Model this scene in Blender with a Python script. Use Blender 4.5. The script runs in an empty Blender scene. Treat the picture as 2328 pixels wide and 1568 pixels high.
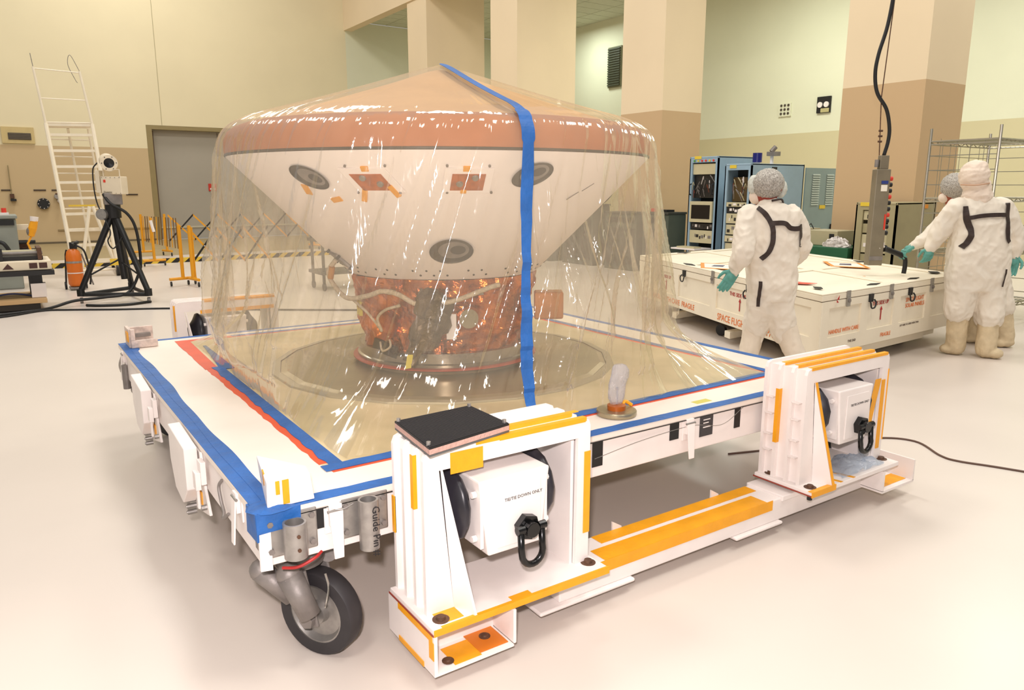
import bpy, math, random
from mathutils import Vector, Matrix, noise
random.seed(7)
PI = math.pi
scene = bpy.context.scene
COL = scene.collection

# ---------------------------------------------------------------- camera
cam_d = bpy.data.cameras.new('camera'); cam = bpy.data.objects.new('camera', cam_d); COL.objects.link(cam)
cam.location = (-0.5532, -2.1966, 1.551)
cam.rotation_euler = (PI/2-0.2046, 0, -0.59562)
cam_d.sensor_width = 36; cam_d.lens = 1707.6/2328*36; cam_d.clip_end = 200
scene.camera = cam

# ---------------------------------------------------------------- world, lights, exposure
scene.view_settings.view_transform = 'Standard'
scene.view_settings.look = 'None'
scene.view_settings.gamma = 1
scene.view_settings.use_curve_mapping = False
scene.view_settings.exposure = 0.04
w = bpy.data.worlds.new('world'); scene.world = w; w.use_nodes = True
w.node_tree.nodes['Background'].inputs[0].default_value = (1.0, 0.945, 0.87, 1)
w.node_tree.nodes['Background'].inputs[1].default_value = 0.36

def area(name, loc, size, power, color, rot=(0, 0, 0), sy=None):
    d = bpy.data.lights.new(name, 'AREA'); d.energy = power; d.color = color
    d.shape = 'RECTANGLE'; d.size = size; d.size_y = sy or size
    o = bpy.data.objects.new(name, d); COL.objects.link(o); o.location = loc; o.rotation_euler = rot
    return o
for i, (x, y) in enumerate([(-4, -4), (3, -3), (-3, 5), (4, 5), (-3, 13), (4, 13), (3, 20)]):
    area('hall_lamp', (x, y, 11), 2.2, 330, (1.0, 0.955, 0.89))
area('hall_lamp', (8.0, -1, 10), 2.2, 260, (1.0, 0.955, 0.89))
# lamps of the side bay behind the columns (cool greenish tubes)
area('bay_lamp', (14.0, 9.5, 6.9), 1.6, 230, (0.97, 1.0, 0.90))
area('bay_lamp', (14.0, 3.0, 6.9), 1.6, 230, (0.97, 1.0, 0.90))
area('bay_lamp', (15.6, 18.6, 6.95), 0.9, 110, (0.92, 1.0, 0.92))
# the photographer's flash, above and a little left of the camera
fl = area('camera_flash', (-0.66, -2.26, 1.80), 0.09, 92, (1.0, 0.90, 0.90), (PI/2-0.25, 0, -0.60), 0.07)

# ---------------------------------------------------------------- materials
def lin(c):
    c = c/255
    return c/12.92 if c <= 0.04045 else ((c+0.055)/1.055)**2.4
def rgb(r, g, b): return (lin(r), lin(g), lin(b), 1)
MATS = {}
def mat(name, col, rough=0.5, metal=0.0, spec=0.5, var=0.06, nscale=6.0, bump=0.0, bscale=40.0, col2=None, coat=0.0):
    if name in MATS: return MATS[name]
    m = bpy.data.materials.new(name); m.use_nodes = True; nt = m.node_tree; b = nt.nodes['Principled BSDF']
    c = rgb(*col)
    b.inputs['Roughness'].default_value = rough; b.inputs['Metallic'].default_value = metal
    b.inputs['Specular IOR Level'].default_value = spec; b.inputs['Coat Weight'].default_value = coat
    tc = nt.nodes.new('ShaderNodeTexCoord'); n = nt.nodes.new('ShaderNodeTexNoise')
    n.inputs['Scale'].default_value = nscale; n.inputs['Detail'].default_value = 6
    nt.links.new(tc.outputs['Object'], n.inputs['Vector'])
    r = nt.nodes.new('ShaderNodeValToRGB'); nt.links.new(n.outputs[0], r.inputs[0])
    c2 = rgb(*col2) if col2 else tuple([x*(1-var) for x in c[:3]])+(1,)
    r.color_ramp.elements[0].color = c2; r.color_ramp.elements[0].position = 0.35
    r.color_ramp.elements[1].color = c; r.color_ramp.elements[1].position = 0.62
    nt.links.new(r.outputs[0], b.inputs['Base Color'])
    if bump:
        n2 = nt.nodes.new('ShaderNodeTexNoise'); n2.inputs['Scale'].default_value = bscale; n2.inputs['Detail'].default_value = 5
        nt.links.new(tc.outputs['Object'], n2.inputs['Vector'])
        bp = nt.nodes.new('ShaderNodeBump'); bp.inputs['Strength'].default_value = bump; bp.inputs['Distance'].default_value = 0.01
        nt.links.new(n2.outputs[0], bp.inputs['Height']); nt.links.new(bp.outputs[0], b.inputs['Normal'])
    MATS[name] = m; return m
def two_tone(name, hi, lo, z, rough=0.7):
    """wall paint that changes colour at height z (a real painted dado)"""
    m = mat(name, hi, rough, var=0.04, nscale=0.7); nt = m.node_tree; b = nt.nodes['Principled BSDF']
    g = nt.nodes.new('ShaderNodeNewGeometry'); s = nt.nodes.new('ShaderNodeSeparateXYZ'); nt.links.new(g.outputs['Position'], s.inputs[0])
    mt = nt.nodes.new('ShaderNodeMath'); mt.operation = 'GREATER_THAN'; mt.inputs[1].default_value = z
    nt.links.new(s.outputs[2], mt.inputs[0])
    mx = nt.nodes.new('ShaderNodeMix'); mx.data_type = 'RGBA'; nt.links.new(mt.outputs[0], mx.inputs[0])
    old = b.inputs['Base Color'].links[0].from_socket
    mx.inputs[6].default_value = rgb(*lo); nt.links.new(old, mx.inputs[7]); nt.links.new(mx.outputs[2], b.inputs['Base Color'])
    return m
WHITE = mat('white_enamel', (240, 231, 226), 0.38, var=0.07, nscale=5, bump=0.03)
WHITE2 = mat('deck_paint', (238, 226, 214), 0.42, var=0.06, nscale=3)
BLUE = mat('blue_tape', (34, 98, 172), 0.55, var=0.22, nscale=9, bump=0.5, bscale=30)
RED = mat('red_tape', (222, 84, 44), 0.5, var=0.12)
ORANGE = mat('orange_tape', (240, 164, 18), 0.45, var=0.10, nscale=12, bump=0.2)
BLACK = mat('black_rubber', (22, 21, 22), 0.5, var=0.3)
BLACKG = mat('black_gloss', (10, 10, 11), 0.25)
STEEL = mat('galvanised_steel', (172, 168, 163), 0.42, 0.75, var=0.2, nscale=25)
CAST = mat('cast_iron_grey', (140, 133, 128), 0.5, 0.35, var=0.22, nscale=14, bump=0.15)
RUST = mat('rusty_bolt', (104, 74, 56), 0.6, 0.4, var=0.4, nscale=40)
CHROME = mat('chrome', (205, 203, 198), 0.18, 1.0)
FOAMP = mat('pink_foam', (196, 158, 145), 0.9, bump=0.5, bscale=90)

# ---------------------------------------------------------------- mesh builder
class MB:
    def __init__(s): s.v = []; s.f = []
    def add(s, vs, fs):
        n = len(s.v); s.v += [tuple(v) for v in vs]; s.f += [tuple(i+n for i in f) for f in fs]; return s
    def box(s, x0, y0, z0, x1, y1, z1):
        return s.hexa([(x0, y0), (x1, y0), (x1, y1), (x0, y1)], z0, z1)
    def hexa(s, poly, z0, z1, top=None):
        n = len(poly); top = top or poly
        vs = [(p[0], p[1], z0) for p in poly]+[(p[0], p[1], z1) for p in top]
        return s.add(vs, [tuple(range(n-1, -1, -1)), tuple(range(n, 2*n))]+[(i, (i+1) % n, n+(i+1) % n, n+i) for i in range(n)])
    def prism(s, poly, d):
        """3-D polygon extruded by vector d"""
        n = len(poly); d = Vector(d); p = [Vector(q) for q in poly]
        vs = p+[q+d for q in p]
        return s.add(vs, [tuple(range(n-1, -1, -1)), tuple(range(n, 2*n))]+[(i, (i+1) % n, n+(i+1) % n, n+i) for i in range(n)])
    def obox(s, o, a, b, c):
        o, a, b, c = map(Vector, (o, a, b, c))
        return s.prism([o, o+a, o+a+b, o+b], c)
    def cyl(s, p0, p1, r0, r1=None, n=16, cap=True):
        return s.tube([p0, p1], [r0, r0 if r1 is None else r1], n, cap)
    def tube(s, pts, r, n=8, cap=True, flat=1.0):
        pts = [Vector(p) for p in pts]; m = len(pts)
        if not isinstance(r, (list, tuple)): r = [r]*m
        t0 = (pts[1]-pts[0]).normalized(); u = t0.orthogonal().normalized(); base = len(s.v); vs = []
        for i in range(m):
            t = ((pts[min(i+1, m-1)]-pts[i]).normalized()+(pts[i]-pts[max(i-1, 0)]).normalized())
            if t.length < 1e-6: t = t0
            t.normalize(); u = (u-t*u.dot(t)); u = u.normalized() if u.length > 1e-6 else t.orthogonal().normalized(); w = t.cross(u)
            for k in range(n):
                a = 2*PI*k/n; vs.append(pts[i]+(u*math.cos(a)+w*math.sin(a)*flat)*r[i])
        fs = [(i*n+k, i*n+(k+1) % n, (i+1)*n+(k+1) % n, (i+1)*n+k) for i in range(m-1) for k in range(n)]
        if cap: fs += [tuple(range(n-1, -1, -1)), tuple((m-1)*n+k for k in range(n))]
        return s.add(vs, fs)
    def lathe(s, prof, c=(0, 0, 0), axis=(0, 0, 1), n=32, cap=False):
        """profile [(r, h)] turned about axis through c"""
        c = Vector(c); ax = Vector(axis).normalized(); u = ax.orthogonal().normalized(); w = ax.cross(u); vs = []
        for r, h in prof:
            for k in range(n):
                a = 2*PI*k/n; vs.append(c+ax*h+(u*math.cos(a)+w*math.sin(a))*r)
        m = len(prof); fs = [(i*n+k, i*n+(k+1) % n, (i+1)*n+(k+1) % n, (i+1)*n+k) for i in range(m-1) for k in range(n)]
        if cap: fs += [tuple(range(n-1, -1, -1)), tuple((m-1)*n+k for k in range(n))]
        return s.add(vs, fs)
    def sphere(s, c, r, n=12, sc=(1, 1, 1)):
        c = Vector(c); vs = []; m = n//2+1
        for i in range(m+1):
            t = PI*i/m
            for k in range(n):
                a = 2*PI*k/n; vs.append((c.x+r*sc[0]*math.sin(t)*math.cos(a), c.y+r*sc[1]*math.sin(t)*math.sin(a), c.z+r*sc[2]*math.cos(t)))
        return s.add(vs, [(i*n+k, i*n+(k+1) % n, (i+1)*n+(k+1) % n, (i+1)*n+k) for i in range(m) for k in range(n)])
    def strip(s, a, b, off):
        """ribbon between polylines a and b, thickened by vector off"""
        n = len(a); off = Vector(off); A = [Vector(p) for p in a]; B = [Vector(p) for p in b]
        vs = A+B+[p+off for p in A]+[p+off for p in B]; fs = []
        for i in range(n-1):
            fs += [(i, i+1, n+i+1, n+i), (2*n+i, 3*n+i, 3*n+i+1, 2*n+i+1), (i, 2*n+i, 2*n+i+1, i+1), (n+i, n+i+1, 3*n+i+1, 3*n+i)]
        fs += [(0, n, 3*n, 2*n), (n-1, 3*n-1, 4*n-1, 2*n-1)]
        return s.add(vs, fs)
    def mesh(s, name, material, smooth=False):
        me = bpy.data.meshes.new(name); me.from_pydata(s.v, [], s.f)
        import bmesh
        bm = bmesh.new(); bm.from_mesh(me); bmesh.ops.recalc_face_normals(bm, faces=bm.faces); bm.to_mesh(me); bm.free()
        if smooth:
            for p in me.polygons: p.use_smooth = True
        me.materials.append(material); return me
    def obj(s, name, material, parent=None, smooth=False, bevel=0, autos=False):
        o = bpy.data.objects.new(name, s.mesh(name, material, smooth)); COL.objects.link(o)
        if parent is not None:
            o.parent = parent
            o.matrix_parent_inverse = Matrix.Translation(-parent_world(parent))
        if bevel:
            b = o.modifiers.new('bevel', 'BEVEL'); b.width = bevel; b.segments = 2; b.limit_method = 'ANGLE'; b.angle_limit = 0.7
        if smooth and autos:
            e = o.modifiers.new('es', 'EDGE_SPLIT'); e.split_angle = 0.6
        return o
def parent_world(p):
    v = Vector(p.location)
    q = p
    while q.parent is not None:
        # children use a translation-only inverse, so their world origin is the local location
        q = q.parent
    return v if p.parent is None else Vector((0, 0, 0))+p.location
def tag(o, label=None, cat=None, group=None, kind=None):
    if label: o['label'] = label
    if cat: o['category'] = cat
    if group: o['group'] = group
    if kind: o['kind'] = kind
    return o
def thing(name, label, cat, loc=(0, 0, 0), group=None):
    o = bpy.data.objects.new(name, None); COL.objects.link(o); o.location = loc; o.empty_display_size = 0.1
    return tag(o, label, cat, group)
def struct(mb, name, m, parent=None, **k):
    o = mb.obj(name, m, parent, **k)
    if parent is None: o['kind'] = 'structure'
    return o
def text(s, size, o, xd, yd, m, parent, name='lettering', ext=0.0008, align='LEFT', squash=1.0):
    c = bpy.data.curves.new(name, 'FONT'); c.body = s; c.size = size; c.extrude = ext; c.align_x = align; c.resolution_u = 2
    t = bpy.data.objects.new('tmp', c); COL.objects.link(t)
    bpy.context.view_layer.update()
    me = bpy.data.meshes.new_from_object(t.evaluated_get(bpy.context.evaluated_depsgraph_get()))
    bpy.data.objects.remove(t)
    x = Vector(xd).normalized(); y = Vector(yd).normalized(); z = x.cross(y); o = Vector(o)
    for v in me.vertices: v.co = o+x*v.co.x*squash+y*v.co.y+z*v.co.z
    me.materials.clear(); me.materials.append(m)
    ob = bpy.data.objects.new(name, me); COL.objects.link(ob)
    if parent is not None:
        ob.parent = parent; ob.matrix_parent_inverse = Matrix.Translation(-parent_world(parent))
    return ob
def copy_tree(o, parent=None):
    c = o.copy(); COL.objects.link(c)
    if parent is not None: c.parent = parent
    for ch in list(o.children): copy_tree(ch, c)
    return c
def bez(pts, n=8):
    """Catmull-Rom through pts"""
    P = [Vector(p) for p in pts]; P = [P[0]*2-P[1]]+P+[P[-1]*2-P[-2]]; out = []
    for i in range(1, len(P)-2):
        for k in range(n):
            t = k/n; a, b, c, d = P[i-1:i+3]
            out.append(0.5*((2*b)+(c-a)*t+(2*a-5*b+4*c-d)*t*t+(3*b-a-3*c+d)*t**3))
    out.append(P[-2]); return out
# ================================================================ SETTING
FLOOR = mat('floor_coating', (213, 202, 192), 0.32, var=0.03, nscale=1.2, spec=0.35, bump=0.02, bscale=8)
struct(MB().box(-14, -8, -0.1, 24, 17.3, 0), 'floor', FLOOR)
STRIP = mat('floor_apron', (168, 150, 112), 0.5, var=0.06, nscale=1)
struct(MB().box(-14, 17.3, -0.1, 9.95, 23.5, -0.001), 'floor_apron', STRIP)
struct(MB().box(9.95, 17.3, -0.1, 24, 23.5, -0.001), 'floor_bay', FLOOR)
WL = two_tone('paint_left_wall', (234, 222, 186), (202, 178, 138), 2.76)
WR = two_tone('paint_bay_wall', (226, 226, 200), (206, 196, 158), 3.0)
PC = two_tone('paint_columns', (234, 214, 180), (200, 170, 130), 3.0)
# left wall with door opening X 3.5..9.3, z 0..3.45
struct(MB().box(-14, 23.5, 0, 3.5, 23.9, 9.5).box(3.5, 23.5, 3.45, 9.3, 23.9, 9.5).box(9.3, 23.5, 0, 10, 23.9, 9.5), 'wall_left', WL)
struct(MB().box(3.95, 23.493, 3.46, 3.965, 23.5, 9.5), 'trim_1', mat('wall_seam', (176, 166, 130), 0.7))
struct(MB().box(10, 23.5, 0, 17.7, 23.9, 7.14), 'wall_bay_end', WR)
struct(MB().box(17.3, -6, 0, 17.7, 23.5, 9.5), 'wall_right', WR)
struct(MB().box(9.95, 15.5, 6.82, 10.25, 23.5, 9.5), 'wall_upper', PC)
# columns
for i, (y0, y1, wd) in enumerate([(17.63, 18.8, 1.9), (13.16, 14.31, 1.75), (8.36, 9.5, 1.05), (3.46, 4.68, 1.07)]):
    struct(MB().box(10, y0, 0, 10+wd, y1, 10.5), 'column', PC)
# bay ceiling with recessed joints: panels
cp = struct(MB().box(10.25, 5.0, 7.18, 17.3, 23.5, 7.3), 'ceiling', mat('ceiling_grid', (120, 122, 100), 0.7))
CT = mat('ceiling_panel', (206, 208, 184), 0.8, bump=0.15, bscale=60)
pm = MB().box(0.012, 0.012, 0, 1.19, 0.588, 0.03).mesh('panel', CT)
nx, ny = 6, 26
for i in range(nx):
    for j in range(ny):
        o = bpy.data.objects.new('panel', pm); COL.objects.link(o); o.parent = cp
        o.location = (10.28+i*1.2, 23.48-0.6*(j+1), 7.15)
VENT = mat('vent_dark', (74, 66, 54), 0.5)
for x, y in ((12.9, 20.0), (12.4, 14.6), (15.2, 12.9)):
    t = tag(MB().lathe([(0.0, 0), (0.18, 0), (0.2, 0.04)], (x, y, 7.10), n=20).obj('ceiling_lamp', VENT), None, 'lamp')
    t['label'] = {20.0: 'round dark recessed ceiling lamp in the bay between the first two columns', 14.6: 'round dark recessed ceiling lamp between second column and wide column', 12.9: 'round dark ceiling lamp farther right, near the square grille'}[y]
t = thing('ceiling_grille', 'dark square ceiling grille beside the wide cream column', 'vent', (14.2, 12.0, 7.1))
MB().box(13.7, 11.5, 7.08, 14.7, 12.5, 7.14).obj('backing', VENT, t)
for k in range(8): MB().box(13.75, 11.56+k*0.12, 7.05, 14.65, 11.59+k*0.12, 7.08).obj('slat', mat('vent_slat', (120, 104, 84)), t)
t = thing('ceiling_grille', 'small dark ceiling grille seen between the first two columns', 'vent', (11.6, 17.2, 7.1))
MB().box(11.6, 16.5, 7.08, 12.3, 17.0, 7.14).obj('backing', VENT, t)
for k in range(4): MB().box(11.63, 16.55+k*0.12, 7.05, 12.27, 16.58+k*0.12, 7.08).obj('slat', MATS['vent_slat'], t)
# wall louvre on the bay wall
t = thing('wall_louvre', 'tall dark louvred vent on the pale bay wall beside the wide column', 'vent', (17.25, 17.9, 4.95))
MB().box(17.24, 17.6, 4.92, 17.3, 18.25, 6.22).obj('frame', mat('louvre_frame', (128, 128, 100)), t)
for k in range(16): MB().box(17.19, 17.63, 4.97+k*0.077, 17.24, 18.22, 5.015+k*0.077).obj('slat', mat('louvre_dark', (70, 74, 58)), t)
# perforated outlet and gauge panel on bay wall
t = thing('outlet_plate', 'small white plate with nine dark holes high on the bay wall', 'plate', (17.28, 11.07, 3.6))
MB().box(17.26, 10.88, 3.46, 17.3, 11.26, 3.8).obj('plate', mat('plate_white', (226, 226, 200)), t)
for i in range(3):
    for j in range(3): MB().cyl((17.25, 10.96+i*0.11, 3.53+j*0.105), (17.265, 10.96+i*0.11, 3.53+j*0.105), 0.035, n=10).obj('hole', VENT, t)
t = thing('gauge_panel', 'dark square panel with two round white gauges beside the right pillar', 'gauge', (17.28, 9.9, 3.65))
MB().box(17.25, 9.72, 3.46, 17.3, 10.1, 3.86).obj('panel', BLACK, t)
for y in (9.82, 10.0): MB().cyl((17.25, y, 3.66), (17.22, y, 3.66), 0.07, n=16).obj('gauge', WHITE, t)
MB().box(17.245, 9.74, 3.47, 17.25, 9.98, 3.57).obj('label_plate', mat('plate_tan', (190, 180, 130)), t)
t = thing('wall_cabinet_door', 'narrow cream access panel with dark name strip behind the blue racks', 'panel', (17.28, 14.6, 1.2))
MB().box(17.27, 14.35, 0.3, 17.3, 15.0, 1.98).obj('panel', mat('cream_panel', (222, 208, 160)), t)
MB().box(17.25, 14.42, 1.88, 17.27, 14.92, 1.97).obj('name_strip', mat('dark_strip', (70, 54, 38)), t)
MB().cyl((17.27, 14.5, 1.0), (17.24, 14.5, 1.0), 0.06).obj('knob', VENT, t)

# door in the left wall
DOOR = mat('door_grey', (170, 163, 150), 0.6, var=0.04, nscale=1)
d = MB().box(3.66, 23.75, 0, 9.3, 23.85, 3.33).obj('door_1', DOOR); d['kind'] = 'structure'
FR = mat('door_reveal', (150, 134, 92), 0.7)
struct(MB().box(3.5, 23.502, 3.33, 9.3, 23.84, 3.447).box(3.502, 23.502, 0, 3.66, 23.84, 3.33), 'trim_2', FR)
MB().box(3.7, 23.74, 0, 3.73, 23.75, 3.3).box(5.6, 23.74, 0, 5.62, 23.75, 3.3).box(7.6, 23.74, 0, 7.62, 23.75, 3.3).obj('seam', mat('seam_dark', (110, 90, 70)), d)
MB().box(3.7, 23.72, 0.34, 9.25, 23.75, 0.39).obj('kick_rail', mat('rail_light', (196, 190, 168)), d)
s = MB().box(5.22, 23.72, 1.49, 5.46, 23.75, 1.72).obj('warning_sign', mat('sign_red', (200, 52, 36)), d)
MB().box(5.26, 23.71, 1.53, 5.42, 23.72, 1.58).cyl((5.31, 23.72, 1.64), (5.38, 23.72, 1.64), 0.02).obj('sign_mark', WHITE, s)
# skirting of the left wall
struct(MB().box(-14, 23.44, 0.0, 3.5, 23.5, 0.05), 'baseboard_left', mat('skirting', (104, 92, 70)))
struct(MB().box(0.9, 23.46, 0.36, 3.5, 23.5, 0.40), 'trim_3', mat('conduit_rail', (150, 130, 92)))
# wall fittings on the left wall
t = thing('air_grille', 'dark rectangular air grille in a tan frame on the left wall', 'vent', (0.25, 23.45, 3.0))
MB().box(-0.17, 23.44, 2.80, 0.60, 23.5, 3.24).obj('frame', mat('grille_frame', (206, 184, 128)), t)
MB().box(-0.02, 23.42, 2.90, 0.52, 23.44, 3.08).obj('grille', VENT, t)
for k in range(4): MB().box(0.0, 23.41, 2.925+k*0.04, 0.5, 23.42, 2.937+k*0.04).obj('slat', MATS['vent_slat'], t)
dial = thing('wall_dial', 'round black port with bright studs on the left wall', 'port', (0.62, 23.4, 1.12))
MB().cyl((0.62, 23.4, 1.14), (0.62, 23.5, 1.14), 0.155, n=28).obj('disc', BLACK, dial)
for k in range(8):
    a = PI/4*k; MB().cyl((0.62+0.13*math.cos(a), 23.38, 1.14+0.13*math.sin(a)), (0.62+0.13*math.cos(a), 23.4, 1.14+0.13*math.sin(a)), 0.015, n=8).obj('stud', CHROME, dial)
for x0, x1, z, lab in ((0.42, 0.72, 1.52, 'dark name strip above the round black port'), (0.86, 1.08, 1.52, 'short dark name strip left of the white ladder rungs'), (2.78, 3.1, 1.39, 'dark name strip between the tripod camera and the grey door'), (-0.35, -0.1, 1.52, 'dark name strip at the far left edge of the picture')):
    MB().box(x0, 23.48, z-0.02, x1, 23.5, z+0.02).obj('name_strip', MATS['dark_strip']); bpy.context.scene.collection.objects[-1]
    o = [q for q in COL.objects if q.name.startswith('name_strip') and q.parent is None][-1]
    tag(o, lab, 'label')
t = thing('wall_valve', 'small chrome valve cluster on the left wall beside the ladder', 'valve', (1.0, 23.4, 1.35))
MB().cyl((0.98, 23.36, 1.35), (0.98, 23.5, 1.35), 0.08, n=14).obj('body', STEEL, t)
MB().cyl((1.02, 23.3, 1.22), (1.02, 23.5, 1.22), 0.06, n=14).obj('port', CHROME, t)
MB().cyl((0.93, 23.34, 1.42), (1.06, 23.34, 1.42), 0.02, n=8).obj('handle', RUST, t)
t = thing('wall_switch', 'little red and black pull switch with thin conduit on the left wall', 'switch', (-0.1, 23.4, 1.25))
MB().cyl((-0.12, 23.44, 1.42), (-0.12, 23.44, 2.2), 0.012, n=6).obj('conduit', mat('conduit_tan', (150, 136, 100)), t)
MB().box(-0.16, 23.38, 1.3, -0.06, 23.5, 1.42).obj('body', RUST, t)
MB().box(-0.16, 23.36, 1.22, -0.02, 23.5, 1.28).obj('switch_base', BLACK, t)
# black and yellow floor tape
YEL = mat('hazard_yellow', (226, 190, 60), 0.5)
tp = MB().box(-0.3, 15.30, 0.0, 6.5, 15.34, 0.10).obj('hazard_board', YEL)
tag(tp, 'low black and yellow striped board line on the floor before the barriers', 'barrier')
m0 = MB().prism([(0, -0.003, 0.001), (0.14, -0.003, 0.001), (0.26, -0.003, 0.102), (0.12, -0.003, 0.102)], (0, 0.004, 0)).mesh('stripe', BLACK)
for k in range(25):
    o = bpy.data.objects.new('stripe', m0); COL.objects.link(o); o.parent = tp; o.location = (-0.25+k*0.27, 15.30, 0)
# ================================================================ TRANSPORT DOLLY
W = 3.107; L = 3.11; HT = 0.583
dolly = thing('transport_dolly', 'big square white wheeled transport dolly carrying the film-wrapped capsule', 'dolly', (0, 0, 0))
MB().box(0, 0, HT-0.03, W, L, HT).obj('deck', WHITE2, dolly, bevel=0.006)
for (a, b, c, e) in ((0.012, 0.012, W-0.012, 0.05), (0.012, L-0.05, W-0.012, L-0.012), (0.012, 0.05, 0.05, L-0.05), (W-0.05, 0.05, W-0.012, L-0.05)):
    MB().box(a, b, HT-0.185, c, e, HT-0.031).obj('side_rail', WHITE, dolly, bevel=0.004)
MB().box(0.3, 0.05, HT-0.17, 0.36, L-0.05, HT-0.05).box(W-0.36, 0.05, HT-0.17, W-0.3, L-0.05, HT-0.05).box(0.4, 1.5, HT-0.17, W-0.4, 1.56, HT-0.05).obj('cross_member', WHITE, dolly)
MB().box(0.0, -0.002, HT-0.031, W, 0.001, HT-0.028).obj('deck_seam', BLACK, dolly)
# tape runs
def tape(pts, wid, z, m, name='tape', wob=0.004, th=0.0016, seed=0, n=40):
    rnd = random.Random(seed); out = []
    P = [Vector(p) for p in pts]; a = []; b = []
    N = n
    tot = len(P)-1
    for i in range(N+1):
        t = i/N*tot; k = min(int(t), tot-1); q = P[k].lerp(P[k+1], t-k); d = (P[k+1]-P[k]).normalized(); nn = Vector((-d.y, d.x))
        wv = wid if not isinstance(wid, (list, tuple)) else wid[0]+(wid[1]-wid[0])*i/N
        a.append((q.x+nn.x*(wv/2+rnd.uniform(-wob, wob)), q.y+nn.y*(wv/2+rnd.uniform(-wob, wob)), z)); b.append((q.x-nn.x*(wv/2), q.y-nn.y*(wv/2), z))
    return MB().strip(a, b, (0, 0, th)).obj(name, m, dolly)
tape([(0.0, 0.028), (W, 0.024)], (0.062, 0.052), HT, BLUE, 'blue_tape', seed=1)
# wide left run, doubled and wavy
a = []; b = []
for i in range(61):
    y = L*i/60; t = y/L
    wv = 0.078+0.006*math.sin(y*4)+0.003*math.sin(y*11+1)
    if t > 0.9: wv = 0.09
    a.append((0.0, y, HT)); b.append((wv, y, HT))
MB().strip(a, b, (0, 0, 0.0016)).obj('blue_tape', BLUE, dolly)
MB().strip([(0.038+0.003*math.sin(p[1]*7), p[1], HT+0.0016) for p in b], [(p[0]*0.97, p[1], HT+0.0016) for p in b], (0, 0, 0.0012)).obj('blue_tape', BLUE, dolly)
tape([(0.19, L-0.02), (W, L-0.02)], 0.045, HT, BLUE, 'blue_tape', seed=3)
tape([(W-0.025, 0.0), (W-0.025, L)], 0.05, HT, BLUE, 'blue_tape', seed=4)
# inner square: red tape under, blue over
I0x, I0y, I1x, I1y = 0.365, 0.265, 2.80, 2.93
tape([(0.335, 0.30), (0.335, 2.1)], 0.06, HT, RED, 'red_tape', seed=5)
tape([(0.335, 2.05), (0.355, 2.98)], (0.065, 0.085), HT+0.0007, RED, 'red_tape', seed=15, n=12)
tape([(0.32, 0.238), (I1x, 0.262)], 0.07, HT, RED, 'red_tape', seed=6)
tape([(I0x, I1y+0.02), (I1x, I1y+0.02)], 0.06, HT+0.0012, RED, 'red_tape', seed=7)
tape([(I1x, I0y), (I1x, I1y)], 0.06, HT, RED, 'red_tape', seed=8)
tape([(0.355, 0.225), (0.368, 2.08)], 0.055, HT+0.0022, BLUE, 'blue_tape', wob=0.006, seed=9)
tape([(0.405, 2.0), (0.44, 2.72)], (0.075, 0.02), HT+0.003, BLUE, 'blue_tape', wob=0.005, seed=19, n=10)
tape([(0.30, 0.247), (I1x+0.05, 0.272)], 0.060, HT+0.0028, BLUE, 'blue_tape', seed=10)
tape([(I0x+0.3, I1y+0.03), (I1x, I1y+0.03)], 0.045, HT+0.0022, BLUE, 'blue_tape', seed=11)
tape([(I1x+0.02, I0y), (I1x+0.02, I1y)], 0.05, HT+0.0022, BLUE, 'blue_tape', seed=12)
# crumpled tape over the near corner
mb = MB(); rr = random.Random(5)
for (x0, y0, x1, y1, z0, z1) in ((-0.006, -0.008, 0.13, 0.0, HT-0.06, HT), (-0.008, -0.006, 0.0, 0.10, HT-0.09, HT)): mb.box(x0, y0, z0, x1, y1, z1)
mb.sphere((0.06, 0.04, HT), 0.07, 14, (1.2, 0.9, 0.12))
for v in range(len(mb.v)):
    q = mb.v[v]; nz = noise.noise_vector(Vector(q)*40)*0.006; mb.v[v] = (q[0]+nz.x, q[1]+nz.y, q[2]+nz.z)
mb.obj('tape_wad', BLUE, dolly, smooth=False)
# black and yellow flat labels on the front rail, latches, sockets
def on_front(x0, x1, z0, z1, m, name, y=0.012, t=0.003): return MB().box(x0, y-t, z0, x1, y, z1).obj(name, m, dolly)
on_front(0.148, 0.215, HT-0.10, HT-0.008, BLACK, 'black_tape', t=0.004)
on_front(1.335, 1.39, HT-0.14, HT-0.035, BLACK, 'black_tape')
on_front(1.775, 1.83, HT-0.11, HT-0.002, BLACK, 'black_tape')
on_front(2.20, 2.24, HT-0.13, HT-0.02, BLACK, 'black_tape')
o = on_front(1.965, 2.05, HT-0.13, HT-0.03, mat('label_black', (52, 48, 50), 0.3), 'label_plate')
MB().box(1.985, 0.008, HT-0.055, 2.03, 0.0085, HT-0.05).box(1.985, 0.008, HT-0.07, 2.02, 0.0085, HT-0.065).box(1.985, 0.0082, HT-0.09, 2.035, 0.0088, HT-0.085).obj('print_line', WHITE, o)
MB().box(2.02, 0.08, HT, 2.12, 0.12, HT+0.001).obj('yellow_sticker', mat('sticker_yellow', (206, 196, 84)), dolly)
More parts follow.
